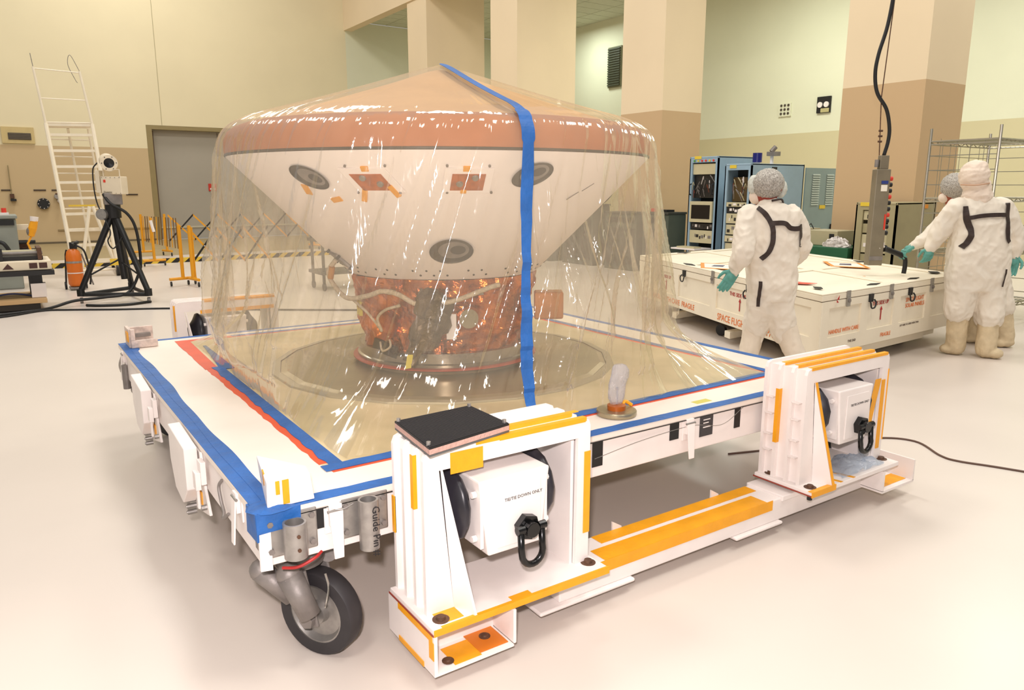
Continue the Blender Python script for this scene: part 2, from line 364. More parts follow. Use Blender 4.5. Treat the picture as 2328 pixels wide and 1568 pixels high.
def latch(cx, cz, nrm, side):
    mb = MB(); 
    f = (lambda u, d, z: (cx+u, 0.012-d, z)) if side == 'f' else (lambda u, d, z: (0.012-d, cx-u, z))
    def bx(u0, u1, d0, d1, z0, z1):
        mb.prism([f(u0, d0, z0), f(u1, d0, z0), f(u1, d1, z0), f(u0, d1, z0)], (0, 0, z1-z0))
    bx(-0.035, 0.035, 0, 0.006, cz-0.05, cz+0.06); bx(-0.022, 0.022, 0.006, 0.02, cz-0.02, cz+0.05)
    p = mb.obj('latch', WHITE, dolly, bevel=0.002)
    mb = MB(); mb.prism([f(-0.024, 0.018, cz+0.03), f(0.024, 0.018, cz+0.03), f(0.016, 0.03, cz-0.13), f(-0.016, 0.03, cz-0.13)], (0, -0.006, 0) if side == 'f' else (-0.006, 0, 0))
    mb.obj('lever', WHITE, p, bevel=0.002)
    MB().cyl(f(-0.028, 0.02, cz+0.03), f(0.028, 0.02, cz+0.03), 0.005, n=8).obj('pin', STEEL, p)
latch(0.245, HT-0.075, 1, 'f'); latch(1.885, HT-0.075, 1, 'f'); latch(0.245, HT-0.06, 1, 's'); latch(2.9, HT-0.06, 1, 's')
# pipe sockets with flange plates
def socket(cx, z0, z1, r, lab=None):
    MB().box(cx-0.085, -0.002, HT-0.155, cx+0.085, 0.012, HT-0.015).obj('flange_plate', STEEL, dolly, bevel=0.006)
    p = MB().lathe([(r, z0), (r, z1), (r-0.007, z1), (r-0.007, z0), (r, z0)], (cx, -0.002-r, 0), n=28).obj('pipe_socket', STEEL, dolly, smooth=True, autos=True)
    for sx in (-0.066, 0.066):
        for z in (HT-0.04, HT-0.13): 
            MB().cyl((cx+sx, -0.002, z), (cx+sx, -0.012, z), 0.010, n=6).obj('bolt', CAST, dolly)
    return p
p1 = socket(0.10, HT-0.15, HT-0.035, 0.036); p2 = socket(0.345, HT-0.19, HT-0.02, 0.033)
for z in (HT-0.07, HT-0.115): MB().cyl((0.10, -0.073, z), (0.10, -0.078, z), 0.006, n=8).obj('hole', RUST, p1)
INK = mat('marker_ink', (25, 22, 25), 0.6)
text('Guide Pin #', 0.036, (0.345, -0.0685, HT-0.035), (0, 0, -1), (1, 0, 0), INK, p2, 'handwriting', ext=0.0006)
# side plates on the left rail (hinged wing plates)
for k, yc in enumerate((0.98, 2.02)):
    p = MB().prism([(0.0, yc+0.18, HT-0.04), (0.0, yc+0.18, HT-0.25), (0.0, yc+0.12, HT-0.36), (0.0, yc-0.28, HT-0.27), (0.0, yc-0.22, HT-0.18), (0.0, yc-0.18, HT-0.04)], (0.011, 0, 0)).obj('wing_plate', WHITE, dolly, bevel=0.002)
    MB().prism([(-0.055, yc+0.15, HT-0.0), (-0.055, yc+0.15, HT-0.15), (-0.055, yc+0.08, HT-0.26), (-0.055, yc-0.06, HT-0.28), (-0.055, yc-0.17, HT-0.19), (-0.055, yc-0.17, HT-0.02)], (0.05, 0, 0)).obj('bumper_block', WHITE, p, bevel=0.004)
    for j in range(3):
        MB().cyl((0.0, yc-0.02, HT-0.29-0.026*j), (-0.035, yc-0.02, HT-0.29-0.026*j), 0.011, n=14).cyl((-0.035, yc-0.02, HT-0.29-0.026*j), (-0.04, yc-0.02, HT-0.29-0.026*j), 0.006, n=8).obj('roller', STEEL, p)
    MB().box(-0.003, yc-0.17, HT-0.27, -0.0, yc-0.12, HT-0.21).obj('orange_tag', ORANGE, p)
    MB().cyl((0, yc-0.23, HT-0.25), (-0.02, yc-0.23, HT-0.25), 0.012, n=8).obj('stud', STEEL, p)
    mb = MB(); mb.box(-0.02, yc-0.28, HT-0.14, 0.0, yc-0.22, HT-0.05).box(-0.04, yc-0.275, HT-0.16, -0.02, yc-0.225, HT-0.09).box(-0.035, yc-0.26, HT-0.24, -0.025, yc-0.24, HT-0.16)
    mb.obj('clamp_lever', WHITE, p, bevel=0.002)
MB().cyl((0.0, 2.86, HT-0.09), (0.0, 2.86, HT-0.24), 0.022, n=14).obj('hanging_canister', CAST, dolly, smooth=False)
MB().tube(bez([(0.0, 2.9, HT-0.02), (-0.02, 2.95, HT-0.1), (-0.01, 3.0, HT-0.16)]), 0.006).obj('wire_loop', STEEL, dolly)
MB().tube(bez([(0.008, 0.48, HT-0.05), (0.0, 0.5, HT-0.08), (0.0, 0.48, HT-0.13), (0.0, 0.45, HT-0.16), (-0.01, 0.42, HT-0.17), (0.0, 0.38, HT-0.14)]), 0.006).obj('wire_loop', CAST, dolly)
MB().box(0.008, 0.03, HT-0.14, 0.012, 0.075, HT-0.05).obj('grey_tape', CAST, dolly)
MB().prism([(-0.0, 0.0, HT-0.03), (0.035, -0.008, HT-0.03), (0.035, -0.008, HT-0.19), (0.0, 0.0, HT-0.19)], (0, 0.01, 0)).obj('corner_strap', WHITE, dolly)
MB().tube(bez([(0.06, -0.02, HT-0.185), (0.10, -0.05, HT-0.18), (0.15, -0.06, HT-0.16), (0.18, -0.04, HT-0.155)]), 0.005).obj('red_wire', mat('wire_red', (170, 30, 26)), dolly)
MB().tube(bez([(0.215, -0.0, HT-0.03), (0.26, -0.02, HT-0.04), (0.30, -0.02, HT-0.03)]), 0.0015, 5).obj('thin_wire', STEEL, dolly)
MB().tube(bez([(1.34, 0.0, HT-0.10), (1.6, -0.002, HT-0.07), (1.9, -0.002, HT-0.06), (2.1, -0.002, HT-0.09), (2.25, 0.0, HT-0.03)]), 0.0013, 5).obj('thin_wire', STEEL, dolly)
# casters
TYRE = mat('tyre_rubber', (48, 45, 47), 0.55, var=0.15, nscale=20)
def caster(cx, cy, rot):
    c = bpy.data.objects.new('caster', None); COL.objects.link(c); c.parent = dolly
    R = Matrix.Rotation(rot, 3, 'Z'); O = Vector((cx, cy, 0))
    def T(p): return O+R@Vector(p)
    def put(mb, name, m, **k):
        mb.v = [tuple(T(v)) for v in mb.v]; o = mb.obj(name, m, None, **k); o.parent = c; return o
    r = 0.15
    # wheel axle along local X; trail along -Y
    put(MB().lathe([(r-0.045, -0.033), (r-0.005, -0.033), (r, -0.025), (r, 0.025), (r-0.005, 0.033), (r-0.045, 0.033)], (0, -0.06, r), (1, 0, 0), 40), 'tyre', TYRE, smooth=True, autos=True)
    put(MB().lathe([(r-0.04, -0.030), (r-0.05, -0.030), (r-0.062, -0.008), (0.04, -0.008), (0.035, -0.032), (0.0, -0.032)], (0, -0.06, r), (1, 0, 0), 32).lathe([(0.0, 0.032), (0.035, 0.032), (0.04, 0.008), (r-0.062, 0.008), (r-0.05, 0.030), (r-0.04, 0.030)], (0, -0.06, r), (1, 0, 0), 32), 'rim', STEEL, smooth=True, autos=True)
    for s in (-1, 1):
        put(MB().prism([(s*0.05, -0.095, r-0.025), (s*0.05, -0.03, r-0.03), (s*0.05, 0.07, r+0.13), (s*0.05, -0.05, r+0.17)], (s*0.012, 0, 0)), 'fork_arm', CAST, bevel=0.005)
        put(MB().cyl((s*0.062, -0.06, r), (s*0.082, -0.06, r), 0.028, n=6), 'axle_nut', CAST)
    put(MB().lathe([(0.0, 0), (0.08, 0), (0.085, 0.02), (0.07, 0.05), (0.0, 0.05)], (0, 0.02, r+0.165), n=24), 'swivel_head', CAST, smooth=True, autos=True)
    put(MB().box(-0.09, -0.08, HT-0.195, 0.09, 0.11, HT-0.183), 'mount_plate', CAST)
    # spring housings either side
    put(MB().cyl((-0.10, -0.02, r+0.17), (-0.085, -0.085, r+0.03), 0.042, 0.035, n=20).sphere((-0.10, -0.02, r+0.17), 0.042, 14), 'spring_housing', CAST, smooth=True)
    put(MB().cyl((-0.10, 0.10, r+0.16), (-0.05, 0.02, r+0.05), 0.038, 0.028, n=18).sphere((-0.10, 0.10, r+0.16), 0.038, 14), 'spring_housing', CAST, smooth=True)
    put(MB().cyl((0.05, -0.06, r+0.19), (0.13, -0.02, r+0.17), 0.035, 0.03, n=18), 'spring_housing', CAST, smooth=True, autos=True)
    put(MB().tube(bez([(-0.03, -0.11, r+0.16), (-0.035, -0.125, r+0.12), (-0.045, -0.125, r+0.08), (-0.05, -0.12, r+0.05)], 5), 0.004, 6), 'safety_chain', CHROME)
    return c
caster(0.18, 0.14, 0.55); caster(W-0.2, 0.16, 0.4); caster(0.2, L-0.2, 0.5); caster(W-0.2, L-0.2, 0.5)

# white foam corner blocks
SHEET = mat('white_foam', (244, 236, 234), 0.6, var=0.02)
t = thing('corner_guard', 'white folded corner guard with orange tape on the near corner of the dolly', 'guard', (0.04, 0.01, HT))
MB().hexa([(0.035, 0.012), (0.185, 0.012), (0.20, 0.13), (0.09, 0.28)], HT+0.003, HT+0.085, top=[(0.04, 0.02), (0.18, 0.03), (0.19, 0.10), (0.085, 0.29)]).obj('shell', SHEET, t, bevel=0.003)
MB().box(0.085, 0.009, HT+0.01, 0.105, 0.013, HT+0.088).box(0.064, 0.009, HT+0.045, 0.076, 0.013, HT+0.088).obj('orange_tape', ORANGE, t)
MB().prism([(0.060, 0.10, HT+0.02), (0.067, 0.14, HT+0.02), (0.064, 0.14, HT+0.088), (0.057, 0.10, HT+0.088)], (-0.004, 0.001, 0)).obj('orange_tape', ORANGE, t)
t = thing('corner_guard', 'scuffed white corner bracket on the far left corner of the dolly', 'guard', (0.1, 2.95, HT))
MB().box(0.05, 2.88, HT+0.003, 0.20, 2.90, HT+0.05).box(0.05, 2.88, HT+0.05, 0.075, 2.90, HT+0.12).box(0.04, 2.90, HT+0.003, 0.06, 3.06, HT+0.12).box(0.06, 3.04, HT+0.003, 0.20, 3.06, HT+0.11).obj('bracket', mat('scuffed_white', (226, 206, 194), var=0.3, nscale=30), t, bevel=0.003)
MB().box(0.06, 3.0, HT+0.05, 0.18, 3.04, HT+0.07).obj('inner_shelf', CAST, t)
MB().box(0.034, 2.90, HT+0.04, 0.04, 2.98, HT+0.10).obj('orange_tape', ORANGE, t)

# ================================================================ LIFTING FRAMES
def tape_y(x0, x1, y, z0, z1): return (x0, y, z0, x1, y+0.002, z1)
ISO = mat('isolator_rubber', (44, 42, 50), 0.35, var=0.5, nscale=9)
def portal(x0, wid, yf, yb, zt, zb, root, tapes=True, flip=False, eye=True, word=True):
    """shock-mount stand: four portal ribs one behind the other joined by webs"""
    x1 = x0+wid; lw = 0.115
    n = 4
    for k in range(n):
        y = yb-(yb-yf)*k/(n-1)
        rib = MB(); c = 0.03
        outer = [(x0, zb), (x0, zt-c), (x0+c*0.3, zt-c*0.3), (x0+c, zt), (x1-c, zt), (x1-c*0.3, zt-c*0.3), (x1, zt-c), (x1, zb)]
        ix0b, ix0t, ix1 = x0+0.10, x0+0.055, x1-0.055
        inner = [(x1-0.06, zb), (ix1, zt-0.07), (ix0t, zt-0.07), (ix0b, zb)]
        poly = outer+inner; N = len(poly)
        vs = [(p[0], y, p[1]) for p in poly]+[(p[0], y-0.016, p[1]) for p in poly]
        # split into left leg, head, right leg so faces stay convex
        def pl(ids):
            m = len(ids); q = [vs[i] for i in ids]+[vs[i+N] for i in ids]
            rib.add(q, [tuple(range(m-1, -1, -1)), tuple(range(m, 2*m))]+[(i, (i+1) % m, m+(i+1) % m, m+i) for i in range(m)])
        pl([0, 1, 10, 11]); pl([1, 2, 3, 10]); pl([3, 4, 9, 10]); pl([4, 5, 6, 9]); pl([6, 7, 8, 9])
        rb = rib.obj('rib', WHITE, root)
        if tapes and (k == n-1 or (flip and k > 0)):
            MB().box(x0+0.03 if flip else x0+0.19, y-0.018, zt, x1-0.02, y+0.004, zt+0.002).box(x0+0.03 if flip else x0+0.19, y-0.018, zt-0.012, x1-0.02, y-0.016, zt).obj('orange_tape', ORANGE, rb)
        if tapes and (k == n-2 and not flip):
            MB().box(x0+0.19, y-0.018, zt, x1-0.0, y+0.004, zt+0.002).box(x0+0.19, y-0.018, zt-0.014, x1-0.03, y-0.016, zt).obj('orange_tape', ORANGE, rb)
            MB().box(x0-0.002, y-0.018, zt-0.21, x0+0.012, y+0.001, zt-0.03).obj('orange_tape', ORANGE, rb)
        if flip and k == 1:
            MB().box(x0-0.002, y-0.018, zt-0.38, x0+0.02, y+0.001, zt-0.12).obj('orange_tape', ORANGE, rb)
    # webs (inset)
    wx = 0.022
    MB().box(x0+wx, yf, zb, x0+wx+0.012, yb-0.002, zt-0.012).box(x1-wx-0.012, yf, zb, x1-wx, yb-0.002, zt-0.012).box(x0+wx+0.0121, yf+0.001, zt-0.035, x1-wx-0.0121, yb-0.003, zt-0.014).obj('web', WHITE, root)
    if flip:
        for kk in range(3):
            y = yb-(yb-yf)*(kk+0.5)/3
            for z in (zb+0.12, zb+0.2, zb+0.3, zb+0.38):
                if kk != 1: MB().box(x0+0.0, y-0.02, z, x0+0.022, y+0.02, z+0.005).obj('stiffener', WHITE, root)
    # gusset at front left leg and right leg
    g = MB().prism([(x0+0.10, yf-0.016, zb), (x0+0.06, yf-0.016, zt-0.07), (x0+0.13, yf-0.10, zb)], (0.008, 0, 0)).obj('gusset', WHITE, root)
    if flip: MB().prism([(x0+0.129, yf-0.103, zb), (x0+0.060, yf-0.019, zt-0.07), (x0+0.075, yf-0.019, zt-0.07), (x0+0.145, yf-0.103, zb)], (0, -0.002, 0.002)).obj('orange_tape', ORANGE, root)
    MB().box(x1-0.075, yf, zb, x1-0.062, yb, zt-0.08).obj('inner_plate', WHITE, root)
    # base plate
    bp = MB().box(x0-0.02, yf-0.10, zb-0.022, x1+0.03, yb+0.005, zb).obj('base_plate', WHITE, root, bevel=0.003)
    for bx, by in ((x0+0.03, yf-0.055), (x1-0.01, yf-0.03), (x0+0.03, yb-0.05 if flip else yf+0.02)):
        if flip or by < yf:
            MB().lathe([(0.0, 0.012), (0.014, 0.012), (0.016, 0.003), (0.028, 0.002), (0.028, 0)], (bx, by, zb), n=18).obj('bolt', RUST, root, smooth=True, autos=True)
    # suspended box
    cx = (x0+x1)/2-0.03; hw = 0.138; ztb = zt-0.115; zbb = zb+0.175
    yb0, yb1 = yf-0.075, yb-0.03
    bw = hw*0.76
    bx = MB()
    bx.add([(cx-bw, yb0, zbb), (cx+bw, yb0, zbb), (cx+bw, yb1, zbb), (cx-bw, yb1, zbb), (cx-hw, yb0, ztb), (cx+hw, yb0, ztb), (cx+hw, yb1, ztb), (cx-hw, yb1, ztb)],
           [(3, 2, 1, 0), (4, 5, 6, 7), (0, 1, 5, 4), (1, 2, 6, 5), (2, 3, 7, 6), (3, 0, 4, 7)])
    box = bx.obj('mount_box', WHITE, root, bevel=0.006)
    MB().box(cx-bw*0.7, yb0-0.004, zbb+0.02, cx+bw*0.95, yb0, ztb-0.03).obj('cover_plate', WHITE, box, bevel=0.002)
    if word: text('TIE/TIE DOWN ONLY', 0.0155, (cx-0.045, yb0-0.0045, ztb-0.085), (1, 0, 0.02), (0, 0, 1), BLACK, box, 'stencil', ext=0.0004)
    # rubber isolators each side
    for s in (-1, 1):
        yc = (yb0+yb1)/2; zc = (ztb+zbb)/2+0.01
        MB().lathe([(0.02, 0.0), (0.112, 0.004), (0.13, 0.02), (0.124, 0.035), (0.085, 0.055), (0.045, 0.085), (0.04, 0.09)], (cx+s*(hw+0.006), yc+0.02, zc+0.012), (s, 0, 0), 14).obj('rubber_isolator', ISO, root, smooth=True)
        MB().prism([(cx+s*(hw-0.018), yb0+0.005, zbb+0.03), (cx+s*(hw-0.018), yb1, zbb+0.03), (cx+s*(hw-0.018), yb1, ztb-0.005), (cx+s*(hw-0.018), yb0+0.005, ztb-0.005)], (s*0.012, 0, 0)).obj('side_plate', WHITE, root)
        for z in (zbb+0.06, ztb-0.05): MB().cyl((cx+s*(hw-0.004), yb0+0.03, z), (cx+s*(hw+0.012), yb0+0.03, z), 0.011, n=8).obj('bolt', WHITE, root)
    if eye:
        ex = cx+0.035; ez = zbb+0.055
        e = MB().cyl((ex, yb0, ez+0.02), (ex, yb0-0.03, ez+0.02), 0.045, n=6).cyl((ex, yb0-0.03, ez+0.02), (ex, yb0-0.055, ez+0.02), 0.026, n=14).obj('lifting_eye', BLACKG, root, bevel=0.002)
        rr2 = 0.042
        pts = [(ex-rr2, yb0-0.04, ez+0.02)]+[(ex-rr2, yb0-0.045, ez-0.04)]+[(ex-rr2*math.cos(t), yb0-0.048, ez-0.055-0.045*math.sin(t)) for t in [PI*i/10 for i in range(11)]]+[(ex+rr2, yb0-0.045, ez-0.04), (ex+rr2, yb0-0.04, ez+0.02)]
        MB().tube(pts, 0.0115, 12).obj('bail', BLACKG, e, smooth=True)
        for sg in (-1, 1): MB().cyl((ex+sg*rr2-0.014, yb0-0.04, ez+0.025), (ex+sg*rr2+0.014, yb0-0.04, ez+0.025), 0.014, n=12).obj('hinge_pin', BLACKG, e)
    return bp
lf = thing('lifting_frame', 'long white steel frame with two portal stands along the front of the dolly', 'frame', (1.5, -0.2, 0))
ZB = 0.215
portal(0.44, 0.665, -0.23, -0.02, 0.765, ZB, lf)
portal(2.36, 0.665, -0.23, -0.02, 0.765, ZB, lf, flip=True)
# orange tape on left stand
MB().box(0.535, -0.2485, 0.675, 0.655, -0.2465, 0.745).obj('orange_tape', ORANGE, lf)
MB().box(0.72, -0.2485, 0.75, 1.08, -0.2465, 0.766).obj('orange_tape', ORANGE, lf)
MB().box(1.078, -0.2490, 0.33, 1.106, -0.2465, 0.64).box(1.104, -0.247, 0.33, 1.107, -0.23, 0.64).obj('orange_tape', ORANGE, lf)
MB().box(0.436, -0.036, 0.42, 0.442, -0.018, 0.55).obj('orange_tape', ORANGE, lf)
MB().box(0.42, -0.333, ZB-0.022, 1.135, -0.3305, ZB+0.001).box(0.45, -0.33, ZB, 1.135, -0.32, ZB+0.0015).obj('orange_tape', ORANGE, lf)
MB().box(0.417, -0.32, ZB-0.045, 0.4195, -0.08, ZB-0.024).obj('orange_tape', ORANGE, lf)
MB().box(0.417, -0.33, ZB-0.022, 0.4195, -0.01, ZB-0.016).obj('red_seal', mat('seal_red', (150, 60, 44)), lf)
MB().box(0.46, -0.31, ZB, 0.54, -0.24, ZB+0.0012).obj('orange_tape', ORANGE, lf)
MB().box(0.72, -0.331, ZB, 0.80, -0.295, ZB+0.0012).obj('orange_tape', ORANGE, lf)
# right stand tapes
MB().box(2.337, -0.334, ZB-0.025, 2.52, -0.3305, ZB+0.002).box(2.337, -0.33, ZB, 2.52, -0.31, ZB+0.0015).obj('orange_tape', ORANGE, lf)
MB().box(2.337, -0.33, ZB-0.022, 2.3395, -0.01, ZB-0.016).obj('red_seal', MATS['seal_red'], lf)
for x in (2.56, 2.66): MB().prism([(x, -0.33, ZB), (x+0.02, -0.33, ZB), (x-0.05, -0.06, ZB), (x-0.07, -0.06, ZB)], (0, 0, 0.0015)).obj('orange_tape', ORANGE, lf)
MB().prism([(2.86, -0.2485, 0.42), (2.915, -0.2485, 0.64), (2.965, -0.2485, 0.64), (2.90, -0.2485, 0.38)], (0, 0.002, 0)).obj('orange_tape', ORANGE, lf)
MB().box(2.972, -0.2495, ZB+0.06, 3.0, -0.2465, 0.63).box(3.022, -0.2495, ZB+0.1, 3.027, -0.23, 0.68).obj('orange_tape', ORANGE, lf)
# channel below the plates and the long beam
MB().box(0.42, -0.33, 0.06, 0.432, 0.0, ZB-0.023).box(0.43, -0.012, 0.06, 1.15, 0.0, ZB-0.023).box(0.42, -0.33, 0.052, 0.72, 0.0, 0.06).obj('channel', WHITE, lf)
MB().box(0.72, -0.33, 0.06, 0.732, -0.18, 0.185).obj('channel_end', WHITE, lf, bevel=0.004)
MB().box(0.735, -0.30, 0.10, 0.745, -0.02, 0.185).box(0.44, -0.20, 0.06, 0.72, -0.19, ZB-0.03).obj('channel_web', WHITE, lf)
MB().box(0.5, -0.32, 0.0605, 0.60, -0.22, 0.062).obj('orange_tape', ORANGE, lf); MB().box(0.60, -0.31, 0.0605, 0.71, -0.20, 0.063).obj('orange_tape', mat('amber_tape', (214, 120, 24)), lf)
MB().box(0.417, -0.33, 0.11, 0.4195, -0.30, 0.17).box(0.417, -0.26, 0.052, 0.4195, -0.08, 0.07).obj('orange_tape', ORANGE, lf)
for x, y in ((0.49, -0.29), (0.66, -0.24)): MB().lathe([(0.0, 0.008), (0.010, 0.008), (0.012, 0.003), (0.02, 0.002), (0.02, 0)], (x, y, 0.063), n=14).obj('bolt', RUST, lf)
beam = MB().box(1.0, -0.215, 0.06, 2.95, -0.03, 0.165).obj('long_beam', WHITE, lf, bevel=0.005)
for a, b in ((0.9, 1.36), (1.96, 2.28)): MB().box(a, -0.235, 0.045, b, -0.02, 0.06).obj('foot_pad', WHITE, lf, bevel=0.006)
MB().box(2.28, -0.225, 0.15, 2.50, -0.02, 0.175).obj('splice_plate', WHITE, lf, bevel=0.003)
MB().box(1.30, -0.10, 0.166, 2.25, -0.035, 0.1675).obj('orange_tape', ORANGE, lf)
MB().box(1.22, -0.214, 0.166, 2.18, -0.125, 0.1675).box(1.16, -0.2175, 0.12, 2.22, -0.215, 0.1675).obj('orange_tape', ORANGE, lf)
for x in (1.42, 2.02): MB().prism([(x, -0.03, 0.10), (x+0.05, -0.03, 0.10), (x+0.05, -0.03, 0.17), (x, -0.03, 0.20)], (0, 0.008, 0)).obj('lug', WHITE, lf)
# right hand tray
MB().box(2.93, -0.33, 0.07, 3.22, -0.02, 0.082).box(2.93, -0.33, 0.08, 2.942, -0.05, 0.185).box(3.208, -0.33, 0.08, 3.22, -0.04, 0.19).obj('channel', WHITE, lf)
MB().box(2.95, -0.30, 0.0825, 3.20, -0.22, 0.084).obj('orange_tape', ORANGE, lf)
MB().cyl((2.37, -0.30, ZB-0.05), (2.37, -0.30, ZB-0.024), 0.012, n=8).obj('bolt', BLACK, lf)
# small bag of film inside the right stand
FILMB = None
pad = thing('rubber_pad', 'black ribbed rubber pad over pink foam on top of the left portal stand', 'pad', (0.6, -0.1, 0.765))
def dpoly(z): return [(0.435, -0.30, z), (0.765, -0.235, z), (0.765, 0.02, z), (0.465, 0.0, z)]
MB().prism(dpoly(0.768), (0, 0, 0.006)).obj('base_sheet', mat('grey_sheet', (92, 92, 90)), pad)
MB().prism(dpoly(0.775), (0, 0, 0.016)).obj('foam', FOAMP, pad)
top = MB().prism(dpoly(0.7915), (0, 0, 0.006)).obj('ribbed_mat', BLACK, pad)
mb = MB()
for k in range(30):
    t0 = k/30; A = Vector((0.437, -0.297, 0.7975)).lerp(Vector((0.467, -0.003, 0.7975)), t0); B = Vector((0.763, -0.233, 0.7975)).lerp(Vector((0.763, 0.017, 0.7975)), t0)
    mb.prism([A, B, B+Vector((0, 0.0045, 0)), A+Vector((0, 0.0045, 0))], (0, 0, 0.0025))
o = mb.obj('rib_lines', mat('rubber_dark', (34, 32, 34), 0.7), top); o['kind'] = 'stuff'
for p in dpoly(0.7975): MB().cyl((p[0]*0.94+0.035, p[1]*0.88-0.015, 0.797), (p[0]*0.94+0.035, p[1]*0.88-0.015, 0.81), 0.007, n=8).obj('bolt', STEEL, pad)

# disc post with bag on the deck
PX, PY = 1.60, 0.165
post = thing('sensor_post', 'round metal disc with amber stub under a clear bag on the deck edge', 'fitting', (PX, PY, HT))
MB().lathe([(0.0, 0.0), (0.086, 0.0), (0.088, 0.004), (0.088, 0.018), (0.085, 0.022), (0, 0.022)], (PX, PY, HT+0.003), n=48).obj('disc', mat('brushed_disc', (176, 164, 136), 0.35, 0.8, bump=0.3), post, smooth=True, autos=True)
MB().lathe([(0.0, 0.022), (0.04, 0.022), (0.041, 0.045), (0.03, 0.047), (0, 0.047)], (PX, PY, HT), n=24).obj('taped_collar', mat('amber_collar', (168, 84, 20), 0.3), post, smooth=True, autos=True)
MB().tube(bez([(PX+0.035, PY, HT+0.04), (PX+0.06, PY+0.01, HT+0.048), (PX+0.09, PY+0.0, HT+0.03)]), 0.008, 6).obj('tape_tail', ORANGE, post)
MB().cyl((PX, PY, HT+0.045), (PX, PY, HT+0.12), 0.005, n=10).sphere((PX, PY, HT+0.12), 0.008, 8).obj('pin', CHROME, post)
# ================================================================ CAPSULE under film
CC = Vector((1.53, 1.57, 0))
HV = Vector((math.sin(0.5956), math.cos(0.5956), 0)); RV = Vector((math.cos(0.5956), -math.sin(0.5956), 0))
def pol(phi, rho, z): return CC+(-HV*math.cos(phi)+RV*math.sin(phi))*rho+Vector((0, 0, z))
